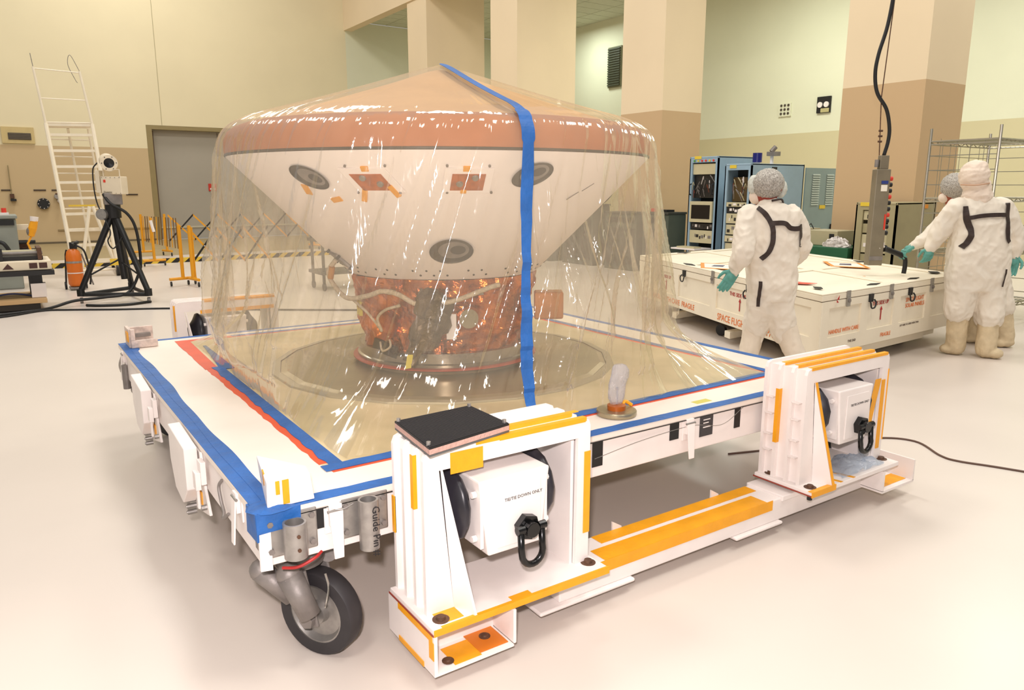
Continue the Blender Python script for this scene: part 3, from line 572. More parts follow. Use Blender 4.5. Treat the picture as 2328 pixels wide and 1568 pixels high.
# deck sheet (tan film lying inside the tape square) and turntable plate
def film_mat(name, tint, dif, dfac, rough, bump, scale, gfac=1.0):
    m = bpy.data.materials.new(name); m.use_nodes = True; nt = m.node_tree; N = nt.nodes; Lk = nt.links
    for n in list(N): N.remove(n)
    out = N.new('ShaderNodeOutputMaterial'); tr = N.new('ShaderNodeBsdfTransparent'); tr.inputs[0].default_value = (*tint, 1)
    df = N.new('ShaderNodeBsdfDiffuse'); df.inputs[0].default_value = (*dif, 1)
    tl = N.new('ShaderNodeBsdfTranslucent'); tl.inputs[0].default_value = (*dif, 1)
    mx0 = N.new('ShaderNodeMixShader'); mx0.inputs[0].default_value = 0.4; Lk.new(df.outputs[0], mx0.inputs[1]); Lk.new(tl.outputs[0], mx0.inputs[2])
    gl = N.new('ShaderNodeBsdfGlossy'); gl.inputs['Roughness'].default_value = rough; gl.inputs[0].default_value = (1, .98, .95, 1)
    lw = N.new('ShaderNodeLayerWeight'); lw.inputs[0].default_value = 0.13
    tc = N.new('ShaderNodeTexCoord'); mp = N.new('ShaderNodeMapping'); mp.inputs['Scale'].default_value = scale
    Lk.new(tc.outputs['UV'], mp.inputs[0])
    nz = N.new('ShaderNodeTexNoise'); nz.inputs['Scale'].default_value = 1.0; nz.inputs['Detail'].default_value = 4; nz.inputs['Distortion'].default_value = 0.6
    Lk.new(mp.outputs[0], nz.inputs['Vector'])
    vo = N.new('ShaderNodeTexVoronoi'); vo.feature = 'DISTANCE_TO_EDGE'; vo.inputs['Scale'].default_value = 1.0
    mp2 = N.new('ShaderNodeMapping'); mp2.inputs['Scale'].default_value = (scale[0]*0.6, scale[1]*1.2, 1); Lk.new(tc.outputs['UV'], mp2.inputs[0]); 
    va = N.new('ShaderNodeVectorMath'); va.operation = 'ADD'; Lk.new(mp2.outputs[0], va.inputs[0]); Lk.new(nz.outputs[1], va.inputs[1]); Lk.new(va.outputs[0], vo.inputs['Vector'])
    mr = N.new('ShaderNodeMath'); mr.operation = 'MINIMUM'; mr.inputs[1].default_value = 0.12; Lk.new(vo.outputs[0], mr.inputs[0])
    ad = N.new('ShaderNodeMath'); ad.operation = 'MULTIPLY_ADD'; ad.inputs[1].default_value = -1.2; Lk.new(mr.outputs[0], ad.inputs[0]); Lk.new(nz.outputs[0], ad.inputs[2])
    bp = N.new('ShaderNodeBump'); bp.inputs['Strength'].default_value = bump; bp.inputs['Distance'].default_value = 0.02; Lk.new(ad.outputs[0], bp.inputs['Height'])
    Lk.new(bp.outputs[0], gl.inputs['Normal']); Lk.new(bp.outputs[0], lw.inputs['Normal'])
    # cloudy density
    n3 = N.new('ShaderNodeTexNoise'); n3.inputs['Scale'].default_value = 2.5; n3.inputs['Detail'].default_value = 5; Lk.new(tc.outputs['Object'], n3.inputs['Vector'])
    md = N.new('ShaderNodeMapRange'); md.inputs[1].default_value = 0.3; md.inputs[2].default_value = 0.7; md.inputs[3].default_value = dfac*0.7; md.inputs[4].default_value = dfac*1.3; Lk.new(n3.outputs[0], md.inputs[0])
    # film seen edge-on is denser: facing raises the share of the cloudy layer
    fa = N.new('ShaderNodeMath'); fa.operation = 'MULTIPLY_ADD'; fa.inputs[1].default_value = 0.35; Lk.new(lw.outputs['Facing'], fa.inputs[0])
    pw = N.new('ShaderNodeMath'); pw.operation = 'POWER'; pw.inputs[1].default_value = 4.0; Lk.new(lw.outputs['Facing'], pw.inputs[0]); Lk.new(pw.outputs[0], fa.inputs[0]); Lk.new(md.outputs[0], fa.inputs[2])
    mx1 = N.new('ShaderNodeMixShader'); Lk.new(fa.outputs[0], mx1.inputs[0]); Lk.new(tr.outputs[0], mx1.inputs[1]); Lk.new(mx0.outputs[0], mx1.inputs[2])
    g2 = N.new('ShaderNodeMath'); g2.operation = 'MULTIPLY'; g2.inputs[1].default_value = gfac; Lk.new(lw.outputs['Fresnel'], g2.inputs[0]); g2.use_clamp = True
    g3 = N.new('ShaderNodeMath'); g3.operation = 'MINIMUM'; g3.inputs[1].default_value = 0.30; Lk.new(g2.outputs[0], g3.inputs[0]); g4 = N.new('ShaderNodeMath'); g4.operation = 'MAXIMUM'; g4.inputs[1].default_value = 0.065; Lk.new(g3.outputs[0], g4.inputs[0]); g2 = g4
    mx2 = N.new('ShaderNodeMixShader'); Lk.new(g2.outputs[0], mx2.inputs[0]); Lk.new(mx1.outputs[0], mx2.inputs[1]); Lk.new(gl.outputs[0], mx2.inputs[2])
    Lk.new(mx2.outputs[0], out.inputs[0]); return m
def grid_obj(name, rows, m, parent, closed=True, uvs=(30, 6), smooth=True):
    nr = len(rows); nc = len(rows[0]); vs = [tuple(p) for r in rows for p in r]; fs = []; 
    cc = nc if closed else nc-1
    for i in range(nr-1):
        for k in range(cc): fs.append((i*nc+k, i*nc+(k+1) % nc, (i+1)*nc+(k+1) % nc, (i+1)*nc+k))
    me = bpy.data.meshes.new(name); me.from_pydata(vs, [], fs); uv = me.uv_layers.new(name='UVMap')
    li = 0
    for i in range(nr-1):
        for k in range(cc):
            for (a, b) in ((i, k), (i, k+1), (i+1, k+1), (i+1, k)):
                uv.data[li].uv = (b/cc*uvs[0], a/(nr-1)*uvs[1]); li += 1
    for p in me.polygons: p.use_smooth = smooth
    me.materials.append(m); o = bpy.data.objects.new(name, me); COL.objects.link(o)
    if parent is not None:
        o.parent = parent; o.matrix_parent_inverse = Matrix.Translation(-parent_world(parent))
    return o
DM = mat('deck_sheet', (220, 202, 164), 0.3, var=0.2, nscale=2.5, bump=0.25, bscale=6, col2=(192, 176, 136))
MB().box(0.31, 0.245, HT, 2.80, 2.93, HT+0.0012).obj('inner_deck_sheet', DM, dolly)

cap = thing('space_capsule', 'saucer-shaped white and brown space capsule standing under clear film on the dolly', 'spacecraft', (1.53, 1.57, HT))
SHB = mat('ablator_brown', (186, 122, 84), 0.8, var=0.08, nscale=10)
SHT = mat('ablator_brown_lit', (226, 182, 134), 0.8, var=0.08, nscale=5)  # the band's ablator again, overhead light and film haze painted in as lighter tan
WSH = mat('backshell_white', (250, 242, 238), 0.6, var=0.03, nscale=4)
c0 = tuple(CC)
MB().lathe([(0.0, 2.185), (0.08, 2.165), (0.3, 2.09), (0.6, 1.995), (0.9, 1.90), (1.03, 1.868)], c0, n=96).obj('heat_shield', SHT, cap, smooth=True)
MB().lathe([(1.03, 1.868), (1.08, 1.850), (1.115, 1.825), (1.132, 1.79), (1.132, 1.735), (1.130, 1.722)], c0, n=96).obj('shoulder_band', SHB, cap, smooth=True)
MB().lathe([(1.131, 1.7215), (1.133, 1.715), (1.131, 1.710)], c0, n=96).obj('joint_line', VENT, cap, smooth=True)
def shell_r(z): return 0.53+(z-1.108)*(1.126-0.53)/(1.708-1.108)
bs = MB().lathe([(1.126, 1.709), (1.1, 1.682), (0.53, 1.108), (0.50, 1.10), (0.46, 1.11)], c0, n=128).obj('backshell', WSH, cap, smooth=True, autos=True)
sl = math.atan2(0.596, 0.6)   # slope of cone
def frame(phi, z):
    p = pol(phi, shell_r(z), z); out = (p-CC-Vector((0, 0, z))).normalized(); tdir = Vector((0, 0, 1)).cross(out)
    up = (out*math.sin(sl)+Vector((0, 0, 1))*math.cos(sl)).normalized(); nrm = tdir.cross(up)
    if nrm.z > 0: nrm = -nrm
    return p, tdir, up, nrm
GREYN = mat('nozzle_interior', (78, 70, 58), 0.5, 0.3, var=0.5, nscale=12)
DARKN = mat('nozzle_dark', (52, 46, 38), 0.5, 0.3)
def oval(phi, z, a, b, rot=0.0):
    p, t, u, n = frame(phi, z)
    A = t*math.cos(rot)+u*math.sin(rot); B = -t*math.sin(rot)+u*math.cos(rot)
    def ring(s, d): return [p+A*(a*s*math.cos(k*PI/18))+B*(b*s*math.sin(k*PI/18))+n*d for k in range(36)]
    mb = MB(); rows = [ring(1.0, 0.006), ring(0.97, 0.007), ring(0.94, 0.002), ring(0.9, 0.0015)]
    vs = [q for r in rows for q in r]; fs = [(i*36+k, i*36+(k+1) % 36, (i+1)*36+(k+1) % 36, (i+1)*36+k) for i in range(3) for k in range(36)]
    fs.append(tuple(3*36+k for k in range(36))); mb.add(vs, fs)
    o = mb.obj('nozzle_window', GREYN, cap)
    mb = MB(); c2 = p+B*b*0.08+A*a*0.10
    vs = [c2+A*(a*0.7*math.cos(k*PI/12))+B*(b*0.68*math.sin(k*PI/12))+n*0.0035 for k in range(24)]+[c2+A*(a*0.35*math.cos(k*PI/12)+0.2*a)+B*(b*0.35*math.sin(k*PI/12))+n*0.003 for k in range(24)]
    mb.add(vs, [(k, (k+1) % 24, 24+(k+1) % 24, 24+k) for k in range(24)]); mb.obj('nozzle_rim', CAST, o)
    MB().add([c2+A*(a*0.35*math.cos(k*PI/12)+0.2*a)+B*(b*0.35*math.sin(k*PI/12))+n*0.0045 for k in range(24)], [tuple(range(24))]).obj('nozzle_throat', DARKN, o)
    return o
rad = math.radians
oval(rad(-29.5), 1.605, 0.098, 0.066, -0.45); oval(rad(27.5), 1.615, 0.098, 0.068, 0.4); oval(rad(8.3), 1.262, 0.106, 0.088, 0.05)
oval(rad(-95), 1.5, 0.09, 0.07); oval(rad(95), 1.5, 0.09, 0.07)
FOILP = mat('kapton_orange', (196, 104, 40), 0.3, 0.3, var=0.3, nscale=30)
def quad_on(phi, z, cx, cz, wx, wz, m, d, name, parent, skew=0.0, rot=0.0):
    p, t, u, n = frame(phi, z); A = t*math.cos(rot)+u*math.sin(rot); B = -t*math.sin(rot)+u*math.cos(rot)
    c = p+t*cx+u*cz; q = [c-A*wx-B*wz+A*skew*-wz, c+A*wx-B*wz+A*skew*-wz, c+A*wx+B*wz+A*skew*wz, c-A*wx+B*wz+A*skew*wz]
    return MB().prism([v for v in q], n*d).obj(name, m, parent)
# t direction at the front points to camera right
for phi, lab, sk, s in ((rad(-12.2), 'box', -0.4, -1), (rad(11.4), 'box', 0.05, 1)):
    o = quad_on(phi, 1.588, 0, 0, 0.105, 0.07, WSH, 0.004, 'hatch_plate', cap, sk)
    f = quad_on(phi, 1.583, 0, 0, 0.072, 0.047, FOILP, 0.007, 'foil_window', o, sk)
    p, t, u, n = frame(phi, 1.588)
    for du, dz in ((-0.035, 0.02), (0.035, -0.015)) if s < 0 else ((-0.035, -0.015), (0.03, 0.02)):
        q = p+t*du+u*dz; MB().cyl(q+n*0.005, q+n*0.014, 0.017, 0.013, n=14).obj('thruster_nozzle', STEEL, o)
    for du, dz in ((-0.095, 0.085), (0.085, 0.085), (-0.085, -0.07), (0.11, -0.07)):
        q = p+t*du+u*dz; MB().cyl(q, q+n*0.006, 0.006, n=8).obj('screw', CAST, o)
    quad_on(phi, 1.588, -0.01, 0.07, 0.016, 0.012, ORANGE, 0.009, 'orange_tape', o)
    if s < 0:
        quad_on(phi, 1.588, -0.06, -0.085, 0.012, 0.04, ORANGE, 0.007, 'orange_tape', o, 0, -0.35); quad_on(phi, 1.588, 0.085, -0.06, 0.012, 0.035, ORANGE, 0.009, 'orange_tape', o, 0, 0.4)
    else: quad_on(phi, 1.588, -0.015, -0.06, 0.013, 0.010, ORANGE, 0.009, 'orange_tape', o)
quad_on(rad(-27), 1.52, 0.02, -0.02, 0.03, 0.014, ORANGE, 0.004, 'orange_tape', cap, 0, 0.2); quad_on(rad(-34), 1.55, 0.0, 0.0, 0.018, 0.03, ORANGE, 0.004, 'orange_tape', cap, 0, -0.2)
mb = MB()
for row, (z, off) in enumerate(((1.13, 0), (1.155, 0.5))):
    for k in range(52):
        if (k+row) % 3 == 2: continue
        p, t, u, n = frame((k+off)*2*PI/52, z); mb.cyl(p-n*0.002, p+n*0.003, 0.006, n=6)
o = mb.obj('rivet_row', DARKN, cap); o['kind'] = 'stuff'
# scar / cable entry at the lower left
p, t, u, n = frame(rad(-58), 1.2)
MB().prism([p+t*-0.03+u*0.05, p+t*0.05+u*0.03, p+t*0.08-u*0.07, p+t*0.0-u*0.04], n*0.012).obj('connector_panel', CAST, cap)
for dx, dz in ((0.0, 0.06), (0.07, 0.02), (0.09, -0.06), (-0.02, -0.02)):
    q = p+t*dx+u*dz; MB().cyl(q, q+n*0.02, 0.007, n=8).obj('screw', DARKN, cap)
for a, b in ((1.56, 0.0), (1.52, -0.07)):
    quad_on(rad(50), a, b, 0, 0.035, 0.002, CAST, 0.002, 'scuff_mark', cap, 0, 0.8)
# copper foil skirt
def foil_material():
    m = mat('copper_foil', (226, 128, 56), 0.22, 0.7, var=0.5, nscale=8, bump=0.9, bscale=22, col2=(150, 66, 24)); return m
FOIL = foil_material()
rows = []
NF = 180
zs = [1.10, 1.06, 1.0, 0.95, 0.9, 0.86, 0.82, 0.78, 0.74, 0.715]; rs = [0.505, 0.505, 0.49, 0.485, 0.48, 0.475, 0.47, 0.455, 0.45, 0.45]
for j in range(37):
    f = j/36*(len(zs)-1); i = min(int(f), len(zs)-2); f -= i; z = zs[i]*(1-f)+zs[i+1]*f; r0 = rs[i]*(1-f)+rs[i+1]*f; row = []
    for k in range(NF):
        a = 2*PI*k/NF; q = Vector((math.cos(a)*r0, math.sin(a)*r0, z))
        nz = noise.noise(q*9)*0.022+abs(noise.noise(q*17+Vector((5, 2, 1))))*0.03
        row.append(CC+Vector((math.cos(a)*(r0+nz), math.sin(a)*(r0+nz), z)))
    rows.append(row)
grid_obj('foil_skirt', rows, FOIL, cap, smooth=False)
FOILG = mat('grey_mesh_foil', (104, 86, 62), 0.35, 0.4, var=0.5, nscale=10, bump=0.8, bscale=30)
# grey wrapped thruster bag in front, slanting down to the left
p0 = pol(rad(-2), 0.50, 1.0); p1 = pol(rad(-7), 0.58, 0.80); p2 = pol(rad(-12), 0.62, 0.70)
WU = MB().tube(bez([pol(rad(2), 0.47, 1.02), p0, pol(rad(0), 0.54, 0.90), p1, p2], 6), [0.04+0.05*math.sin(PI*min(1, (i+2)/24)) for i in range(25)], 22, flat=0.8)
WU.v = [tuple(Vector(q)+noise.noise_vector(Vector(q)*22)*0.03) for q in WU.v]
wu = WU
wu.obj('wrapped_unit', FOILG, cap)
MB().obox(pol(rad(-13), 0.65, 0.67), RV*0.03+Vector((0, 0, 0.005)), Vector((0.015, 0, 0.07)), HV*0.01).obj('yellow_tag', mat('tag_yellow', (216, 196, 60)), cap)
q = pol(rad(19), 0.49, 0.90); n = (q-CC-Vector((0, 0, 0.90))).normalized()
MB().cyl(q-n*0.03, q+n*0.03, 0.05, n=24).obj('round_port', mat('port_grey', (150, 140, 112), 0.5, 0.3), cap)
MB().lathe([(0.05, 0), (0.062, 0.0), (0.062, 0.02), (0.05, 0.025)], q, n, 24).obj('port_ring', FOIL, cap)
q = pol(rad(-32), 0.47, 0.86); n = (q-CC-Vector((0, 0, 0.86))).normalized()
MB().lathe([(0.0, 0.02), (0.05, 0.03), (0.085, 0.055), (0.08, 0.0)], q, n, 9).obj('foil_lobe', FOIL, cap)
MB().obox(pol(rad(6), 0.53, 0.80), RV*0.05, (0, 0, 0.13), HV*0.02).obj('white_strip', WSH, cap)
for ph in (-26, 24): MB().prism([pol(rad(ph-3), 0.52, 1.02), pol(rad(ph+4), 0.52, 1.02), pol(rad(ph+3), 0.52, 1.045), pol(rad(ph-1), 0.52, 1.05)], HV*0.02).obj('bracket', STEEL, cap)
MB().obox(pol(rad(66), 0.56, 0.85), RV*0.16+HV*0.02, (0, 0, 0.15), HV*0.12).obj('foil_box', mat('foil_orange', (214, 138, 70), 0.35, 0.4, var=0.3, bump=0.5, bscale=20), cap, bevel=0.01)
for ph in (-70, -64): MB().obox(pol(rad(ph), 0.50, 0.87), RV*0.02, (0, 0, 0.09), HV*0.01).obj('yellow_tag', MATS['tag_yellow'], cap)
HAR = mat('harness_braid', (214, 196, 168), 0.55, var=0.3, nscale=60, bump=0.6, bscale=120)
MB().tube(bez([pol(rad(-58), 0.63, 1.19), pol(rad(-62), 0.66, 1.12), pol(rad(-62), 0.63, 1.04), pol(rad(-52), 0.60, 0.99), pol(rad(-40), 0.56, 1.01), pol(rad(-30), 0.55, 1.04), pol(rad(-20), 0.55, 1.03), pol(rad(-10), 0.55, 0.985), pol(rad(0), 0.55, 0.985), pol(rad(10), 0.55, 1.00), pol(rad(20), 0.55, 1.03), pol(rad(30), 0.55, 1.06), pol(rad(36), 0.55, 1.07)]), 0.013, 10).obj('white_harness', HAR, cap, smooth=True)
MB().cyl(pol(rad(-59), 0.65, 1.15), pol(rad(-61), 0.655, 1.09), 0.016, n=12).obj('tan_sleeve', mat('sleeve_tan', (190, 130, 60)), cap)
MB().tube(bez([pol(rad(-50), 0.58, 0.98), pol(rad(-44), 0.54, 0.92), pol(rad(-38), 0.52, 0.86), pol(rad(-33), 0.53, 0.83), pol(rad(-36), 0.53, 0.89), pol(rad(-30), 0.53, 0.94), pol(rad(-20), 0.53, 0.97)]), 0.008, 8).obj('thin_harness', HAR, cap, smooth=True)
MB().tube(bez([pol(rad(-38), 0.50, 0.76), pol(rad(-34), 0.52, 0.72), pol(rad(-28), 0.52, 0.75), pol(rad(-30), 0.51, 0.80)]), 0.006, 8).obj('thin_harness', HAR, cap, smooth=True)
MB().box(0, 0, 0, 0.001, 0.001, 0.001)
# dark bits on the ring, ring, plate
MB().prism([pol(rad(-52), 0.47, 0.70), pol(rad(-24), 0.52, 0.69), pol(rad(-24), 0.50, 0.745), pol(rad(-50), 0.46, 0.765)], -HV*0.02).obj('dark_connector_block', DARKN, cap)
RING = mat('machined_ring', (170, 162, 150), 0.22, 0.9, var=0.1)
MB().lathe([(0.45, 0.715), (0.485, 0.712), (0.488, 0.66), (0.50, 0.655), (0.50, 0.64), (0.485, 0.638)], c0, n=96).obj('base_ring', RING, cap, smooth=True, autos=True)
MB().lathe([(0.485, 0.640), (0.525, 0.636), (0.525, 0.630), (0.48, 0.628)], c0, n=96).obj('red_ring', mat('ring_red', (188, 70, 44), 0.5), cap, smooth=True, autos=True)
tt = thing('turntable_plate', 'round grey metal plate under the capsule on the dolly deck', 'plate', (1.53, 1.57, HT))
PL = mat('plate_metal', (168, 152, 116), 0.3, 0.5, var=0.22, nscale=3, bump=0.05)
MB().lathe([(0.0, 0.628), (0.46, 0.628), (0.48, 0.602), (0.90, 0.600), (0.93, 0.592), (0.93, HT+0.0015)], c0, n=20).obj('plate', PL, tt)
MB().lathe([(0.935, HT+0.002), (0.935, HT+0.012), (0.975, HT+0.010), (0.98, HT+0.002)], c0, n=20).obj('edge_flange', mat('flange_grey', (178, 166, 138), 0.4, 0.4), tt)

# ---------------------------------------------------------------- film cover
FILM = film_mat('clear_film', (0.965, 0.94, 0.88), (0.88, 0.79, 0.62), 0.17, 0.08, 0.11, (2.6, 0.35, 1), 1.5)
cover = thing('film_cover', 'clear crinkled plastic film draped over the capsule and taped to the dolly deck', 'cover', (1.53, 1.57, HT))
prof = [(0.0, 2.205), (0.03, 2.20), (0.15, 2.165), (0.35, 2.10), (0.6, 2.02), (0.85, 1.945), (1.02, 1.895), (1.11, 1.85), (1.150, 1.79), (1.160, 1.70), (1.17, 1.5), (1.185, 1.25), (1.20, 1.05), (1.22, 0.9)]
pp = bez([(r, 0, z) for r, z in prof], 6); pp = [(max(q.x, 0.0), q.z) for q in pp]
low = 16; NC = 2016
rows = []; n_up = len(pp)
def sqr(phi):
    d = pol(phi, 1, 0)-CC; 
    tx = ((2.76 if d.x > 0 else 0.40)-CC.x)/d.x if abs(d.x) > 1e-6 else 9
    ty = ((2.88 if d.y > 0 else 0.28)-CC.y)/d.y if abs(d.y) > 1e-6 else 9
    return min(tx, ty)
def fold(phi, s):
    """s: 0 rim .. 1 deck"""
    a = phi
    v = 0
    v += 0.014*math.sin(a*17+1.3*math.sin(a*3)+0.9*s)+0.008*math.sin(a*37+2*math.sin(a*5)-1.7*s)
    n1 = noise.noise(Vector((math.cos(a)*6, math.sin(a)*6, s*1.2))); v += 0.030*(1-abs(n1)*2.2)*1.0
    n2 = noise.noise(Vector((math.cos(a)*19, math.sin(a)*19, s*1.6+7))); v += 0.014*(1-abs(n2)*3)
    n3 = noise.noise(Vector((math.cos(a)*45, math.sin(a)*45, s*1.2+17))); v += 0.005*(1-abs(n3)*3)
    return v
rnd = random.Random(3)
# standing pleats (azimuth at rim, azimuth low, height, half width in metres)
PLEATS = [(-4.6, -12.7, .012, .009), (1.6, -7.5, .018, .011), (4.7, -1, .010, .008), (15, 2.5, .020, .012), (24.7, 22, .016, .010), (28, 24, .008, .007), (-8, -15, .009, .008), (-50, -48, .016, .011), (-47, -44, .012, .009), (40, 42, .012, .009), (47, 50, .012, .009), (-18, -25, .008, .008), (-62, -64, .015, .012), (58, 62, .014, .012), (-36, -38, .010, .01), (33, 31, .008, .008), (68, 74, .016, .012), (-75, -80, .016, .012)]
for q_ in range(22): 
    a_ = rnd.uniform(90, 270); PLEATS.append((a_, a_+rnd.uniform(-8, 8), rnd.uniform(.008, .018), rnd.uniform(.008, .012)))
def pleats(a, r, s):
    if s <= 0.03: return 0.0
    v = 0.0; ad = math.degrees(a)
    for i_, (p0_, p1_, h_, w_) in enumerate(PLEATS):
        c_ = p0_+(p1_-p0_)*(s-0.1)/0.55+1.2*math.sin(s*7+i_)
        d_ = (ad-c_+180) % 360-180; d_ = math.radians(d_)*r
        if abs(d_) < 0.05: v += h_*math.exp(-(d_/w_)**2)*min(1, (s-0.03)*7)*(0.75+0.25*math.sin(s*13+i_*2))
    return v
for j in range(n_up):
    r0, z = pp[j]; row = []
    s = max(0, (1.85-z)/1.25)
    for k in range(NC):
        a = 2*PI*k/NC-PI
        # slanting folds: phase drifts with height
        f = fold(a+0.35*s*(1 if True else 0), s)
        if z > 1.86: amp = 0.25*min(1, r0/0.9)*(1.0 if (a < -0.5 or a > 0.9) else 0.35)
        else: amp = 0.25+1.35*min(1, s*1.8)
        top = r0 < 1.05 and z > 1.86
        row.append(pol(a, r0+(0 if top else f*amp+pleats(a, r0, s)), z+(abs(f)*amp*0.6 if top else 0)))
    rows.append(row)
r_end, z_end = pp[-1]
for j in range(1, low+1):
    t = j/low; row = []
    for k in range(NC):
        a = 2*PI*k/NC-PI; s = (1.85-z_end)/1.25+(0.26)*t
        z = z_end+(HT+0.006-z_end)*(1-(1-t)**1.0); sq = sqr(a)
        b = t**1.8; r = r_end*(1-b)+sq*b
        # film hangs straight at side middles and flares to corners
        f = fold(a+0.35*s, s)*(1.3-0.5*t)+pleats(a, r, s)*(1-t); 
        row.append(pol(a, max(1.0, min(r+f*(1-t*0.5), sq+0.02) if t > 0.6 else r+f), z+0.012*max(0, noise.noise(Vector((a*14, t*3, 0))))*(1 if t > 0.8 else 0)))
    rows.append(row)
grid_obj('film_sheet', rows, FILM, cover, uvs=(36, 8))
# blue strap over the film
pts = []
ph0 = rad(23)
sp = []
for j in range(n_up+low):
    pass
def surf(j, a):
    k = (a+PI)/(2*PI)*NC; k0 = int(k) % NC; f = k-int(k); return ROWS[j][k0].lerp(ROWS[j][(k0+1) % NC], f)
ROWS = []
for j in range(n_up+low):
    pass
me = bpy.data.objects['film_sheet'].data
def S(j, a):
    k = (a+PI)/(2*PI)*NC; k0 = int(math.floor(k)); f = k-k0
    return Vector(me.vertices[j*NC+k0 % NC].co).lerp(Vector(me.vertices[j*NC+(k0+1) % NC].co), f)
A = []; B = []
for j in range(2, n_up+low):
    c = S(j, ph0); r = (Vector((c.x, c.y, 0))-CC).length; dz = (1.9-c.z)
    cw = 0.022 if c.z > 1.87 else (0.030 if c.z > 1.75 else 0.024+0.004*math.sin(c.z*9))
    twist = 0.0 if c.z > 1.8 else -0.05*min(1, (1.8-c.z))*(1 if c.z > 1.0 else 1)
    an = ph0+twist/ max(r, 0.1)*1.0
    out = (c-CC); out.z = 0; out.normalize()
    w2 = cw/max(r, 0.05)
    a_, b_ = S(j, an-w2), S(j, an+w2)
    off = out*0.006+Vector((0, 0, 0.008 if c.z > 1.8 else 0.0))
    if c.z <= 1.84:   # smooth: the strap hangs straight rather than following every fold
        rm = max((Vector((S(j, an+q).x, S(j, an+q).y, 0))-CC).length for q in (-0.03, -0.015, 0, 0.015, 0.03))+0.006
        a_ = pol(an-w2, rm, a_.z); b_ = pol(an+w2, rm, b_.z); off = Vector((0, 0, 0))
    else: a_ += off; b_ += off
    A.append(a_); B.append(b_)
th = (-HV)*0.0015+Vector((0, 0, 0.0015))
mb = MB(); mb.strip(A, B, th); mb.obj('blue_strap', BLUE, cover, smooth=False)
# small film bag over the post and a scrap of film in the right stand
BAG = film_mat('bag_film', (0.94, 0.94, 0.97), (0.80, 0.80, 0.86), 0.30, 0.12, 0.6, (3, 3, 1))
rows = []
for j, (z, r, dx) in enumerate([(0.635, 0.030, 0), (0.66, 0.040, -0.002), (0.69, 0.042, -0.004), (0.72, 0.044, 0.0), (0.75, 0.046, 0.010), (0.78, 0.044, 0.016), (0.80, 0.036, 0.012), (0.81, 0.02, 0.004)]):
    rows.append([Vector((PX+dx+r*math.cos(2*PI*k/24)*(1+0.15*math.sin(k*1.9+j)), PY+0.5*r*math.sin(2*PI*k/24)*(1+0.2*math.sin(k*2.7+j)), z)) for k in range(24)])
grid_obj('film_bag', rows, BAG, post, uvs=(4, 4))
bagt = thing('film_scrap', 'bluish crumpled plastic bag lying inside the right portal stand', 'bag', (2.8, -0.25, ZB))
rows = []
for j in range(12):
    rows.append([Vector((2.60+0.36*k/17+0.02*math.sin(j), -0.31+0.17*j/11, ZB+0.006+0.04*max(0, noise.noise(Vector((k*0.45, j*0.45, 2))))+0.028*math.sin(PI*j/11)*math.sin(PI*k/17))) for k in range(18)])
grid_obj('sheet', rows, film_mat('blue_bag', (0.80, 0.87, 0.95), (0.62, 0.70, 0.82), 0.35, 0.12, 0.6, (3, 3, 1)), bagt, closed=False, uvs=(3, 2))
# ================================================================ RIGHT SIDE: CRATE
CW = mat('crate_white', (236, 226, 204), 0.55, var=0.05, nscale=4)
STEN = mat('stencil_orange', (226, 116, 40), 0.7); STR = mat('stencil_red', (176, 36, 34), 0.7); STG = mat('stencil_grey', (110, 96, 84), 0.7)
N0 = Vector((4.93, 1.40, 0)); E1 = Vector((2.51, 0.13, 0)); LA = E1.length; E1.normalize(); E2 = Vector((1.37, 3.56, 0)); LB = E2.length; E2.normalize()
def cr(a, b, z): return N0+E1*a+E2*b+Vector((0, 0, z))
def cbox(a0, b0, z0, a1, b1, z1):
    return [cr(a0, b0, z0), cr(a1, b0, z0), cr(a1, b1, z0), cr(a0, b1, z0)], Vector((0, 0, z1-z0))
def cb(mb, *q):
    p, d = cbox(*q); return mb.prism(p, d)
crate = thing('shipping_crate', 'large low white wooden shipping crate with orange stencilled lettering and black handles', 'crate', tuple(cr(LA/2, LB/2, 0)))
cb(MB(), 0.02, 0.02, 0.2, LA-0.02, LB-0.02, 0.645).obj('body', CW, crate, bevel=0.004)
lid = cb(MB(), 0, 0, 0.65, LA, LB, 0.70).obj('lid', CW, crate, bevel=0.006)
cb(MB(), 0.012, 0.012, 0.644, LA-0.012, LB-0.012, 0.651).obj('lid_seam', STG, crate)
# raised battens on lid
for k in range(4):
    b0 = 0.0+k*(LB-0.14)/3
    cb(MB(), 0.0, b0, 0.70, LA, b0+0.14, 0.712).obj('batten', CW, lid, bevel=0.005)
for a0 in (0.0, LA/2-0.07, LA-0.14):
    for k in range(3):
        b0 = 0.14+k*(LB-0.14)/3; cb(MB(), a0, b0, 0.70, a0+0.14, b0+(LB-0.14)/3-0.14, 0.712).obj('batten', CW, lid, bevel=0.005)
# side battens: left face (b direction) and right face (a direction)
nL = E2.cross(Vector((0, 0, 1))); nL = nL if nL.x < 0 else -nL
nR = E1.cross(Vector((0, 0, 1))); nR = nR if nR.y < 0 else -nR
def onL(b0, b1, z0, z1, th, m, name, par, off=0.0):
    o = cr(0.02, b0, z0)+nL*off; return MB().prism([o, cr(0.02, b1, z0)+nL*off, cr(0.02, b1, z1)+nL*off, cr(0.02, b0, z1)+nL*off], nL*th).obj(name, m, par)
def onR(a0, a1, z0, z1, th, m, name, par, off=0.0):
    return MB().prism([cr(a0, 0.02, z0)+nR*off, cr(a1, 0.02, z0)+nR*off, cr(a1, 0.02, z1)+nR*off, cr(a0, 0.02, z1)+nR*off], nR*th).obj(name, m, par)
onL(0, LB, 0.2, 0.335, 0.016, CW, 'rail', crate); onL(0, LB, 0.585, 0.645, 0.016, CW, 'rail', crate)
for b in (0.0, 0.85, 1.75, 2.65, LB-0.14): onL(b, b+0.13, 0.335, 0.585, 0.016, CW, 'stile', crate)
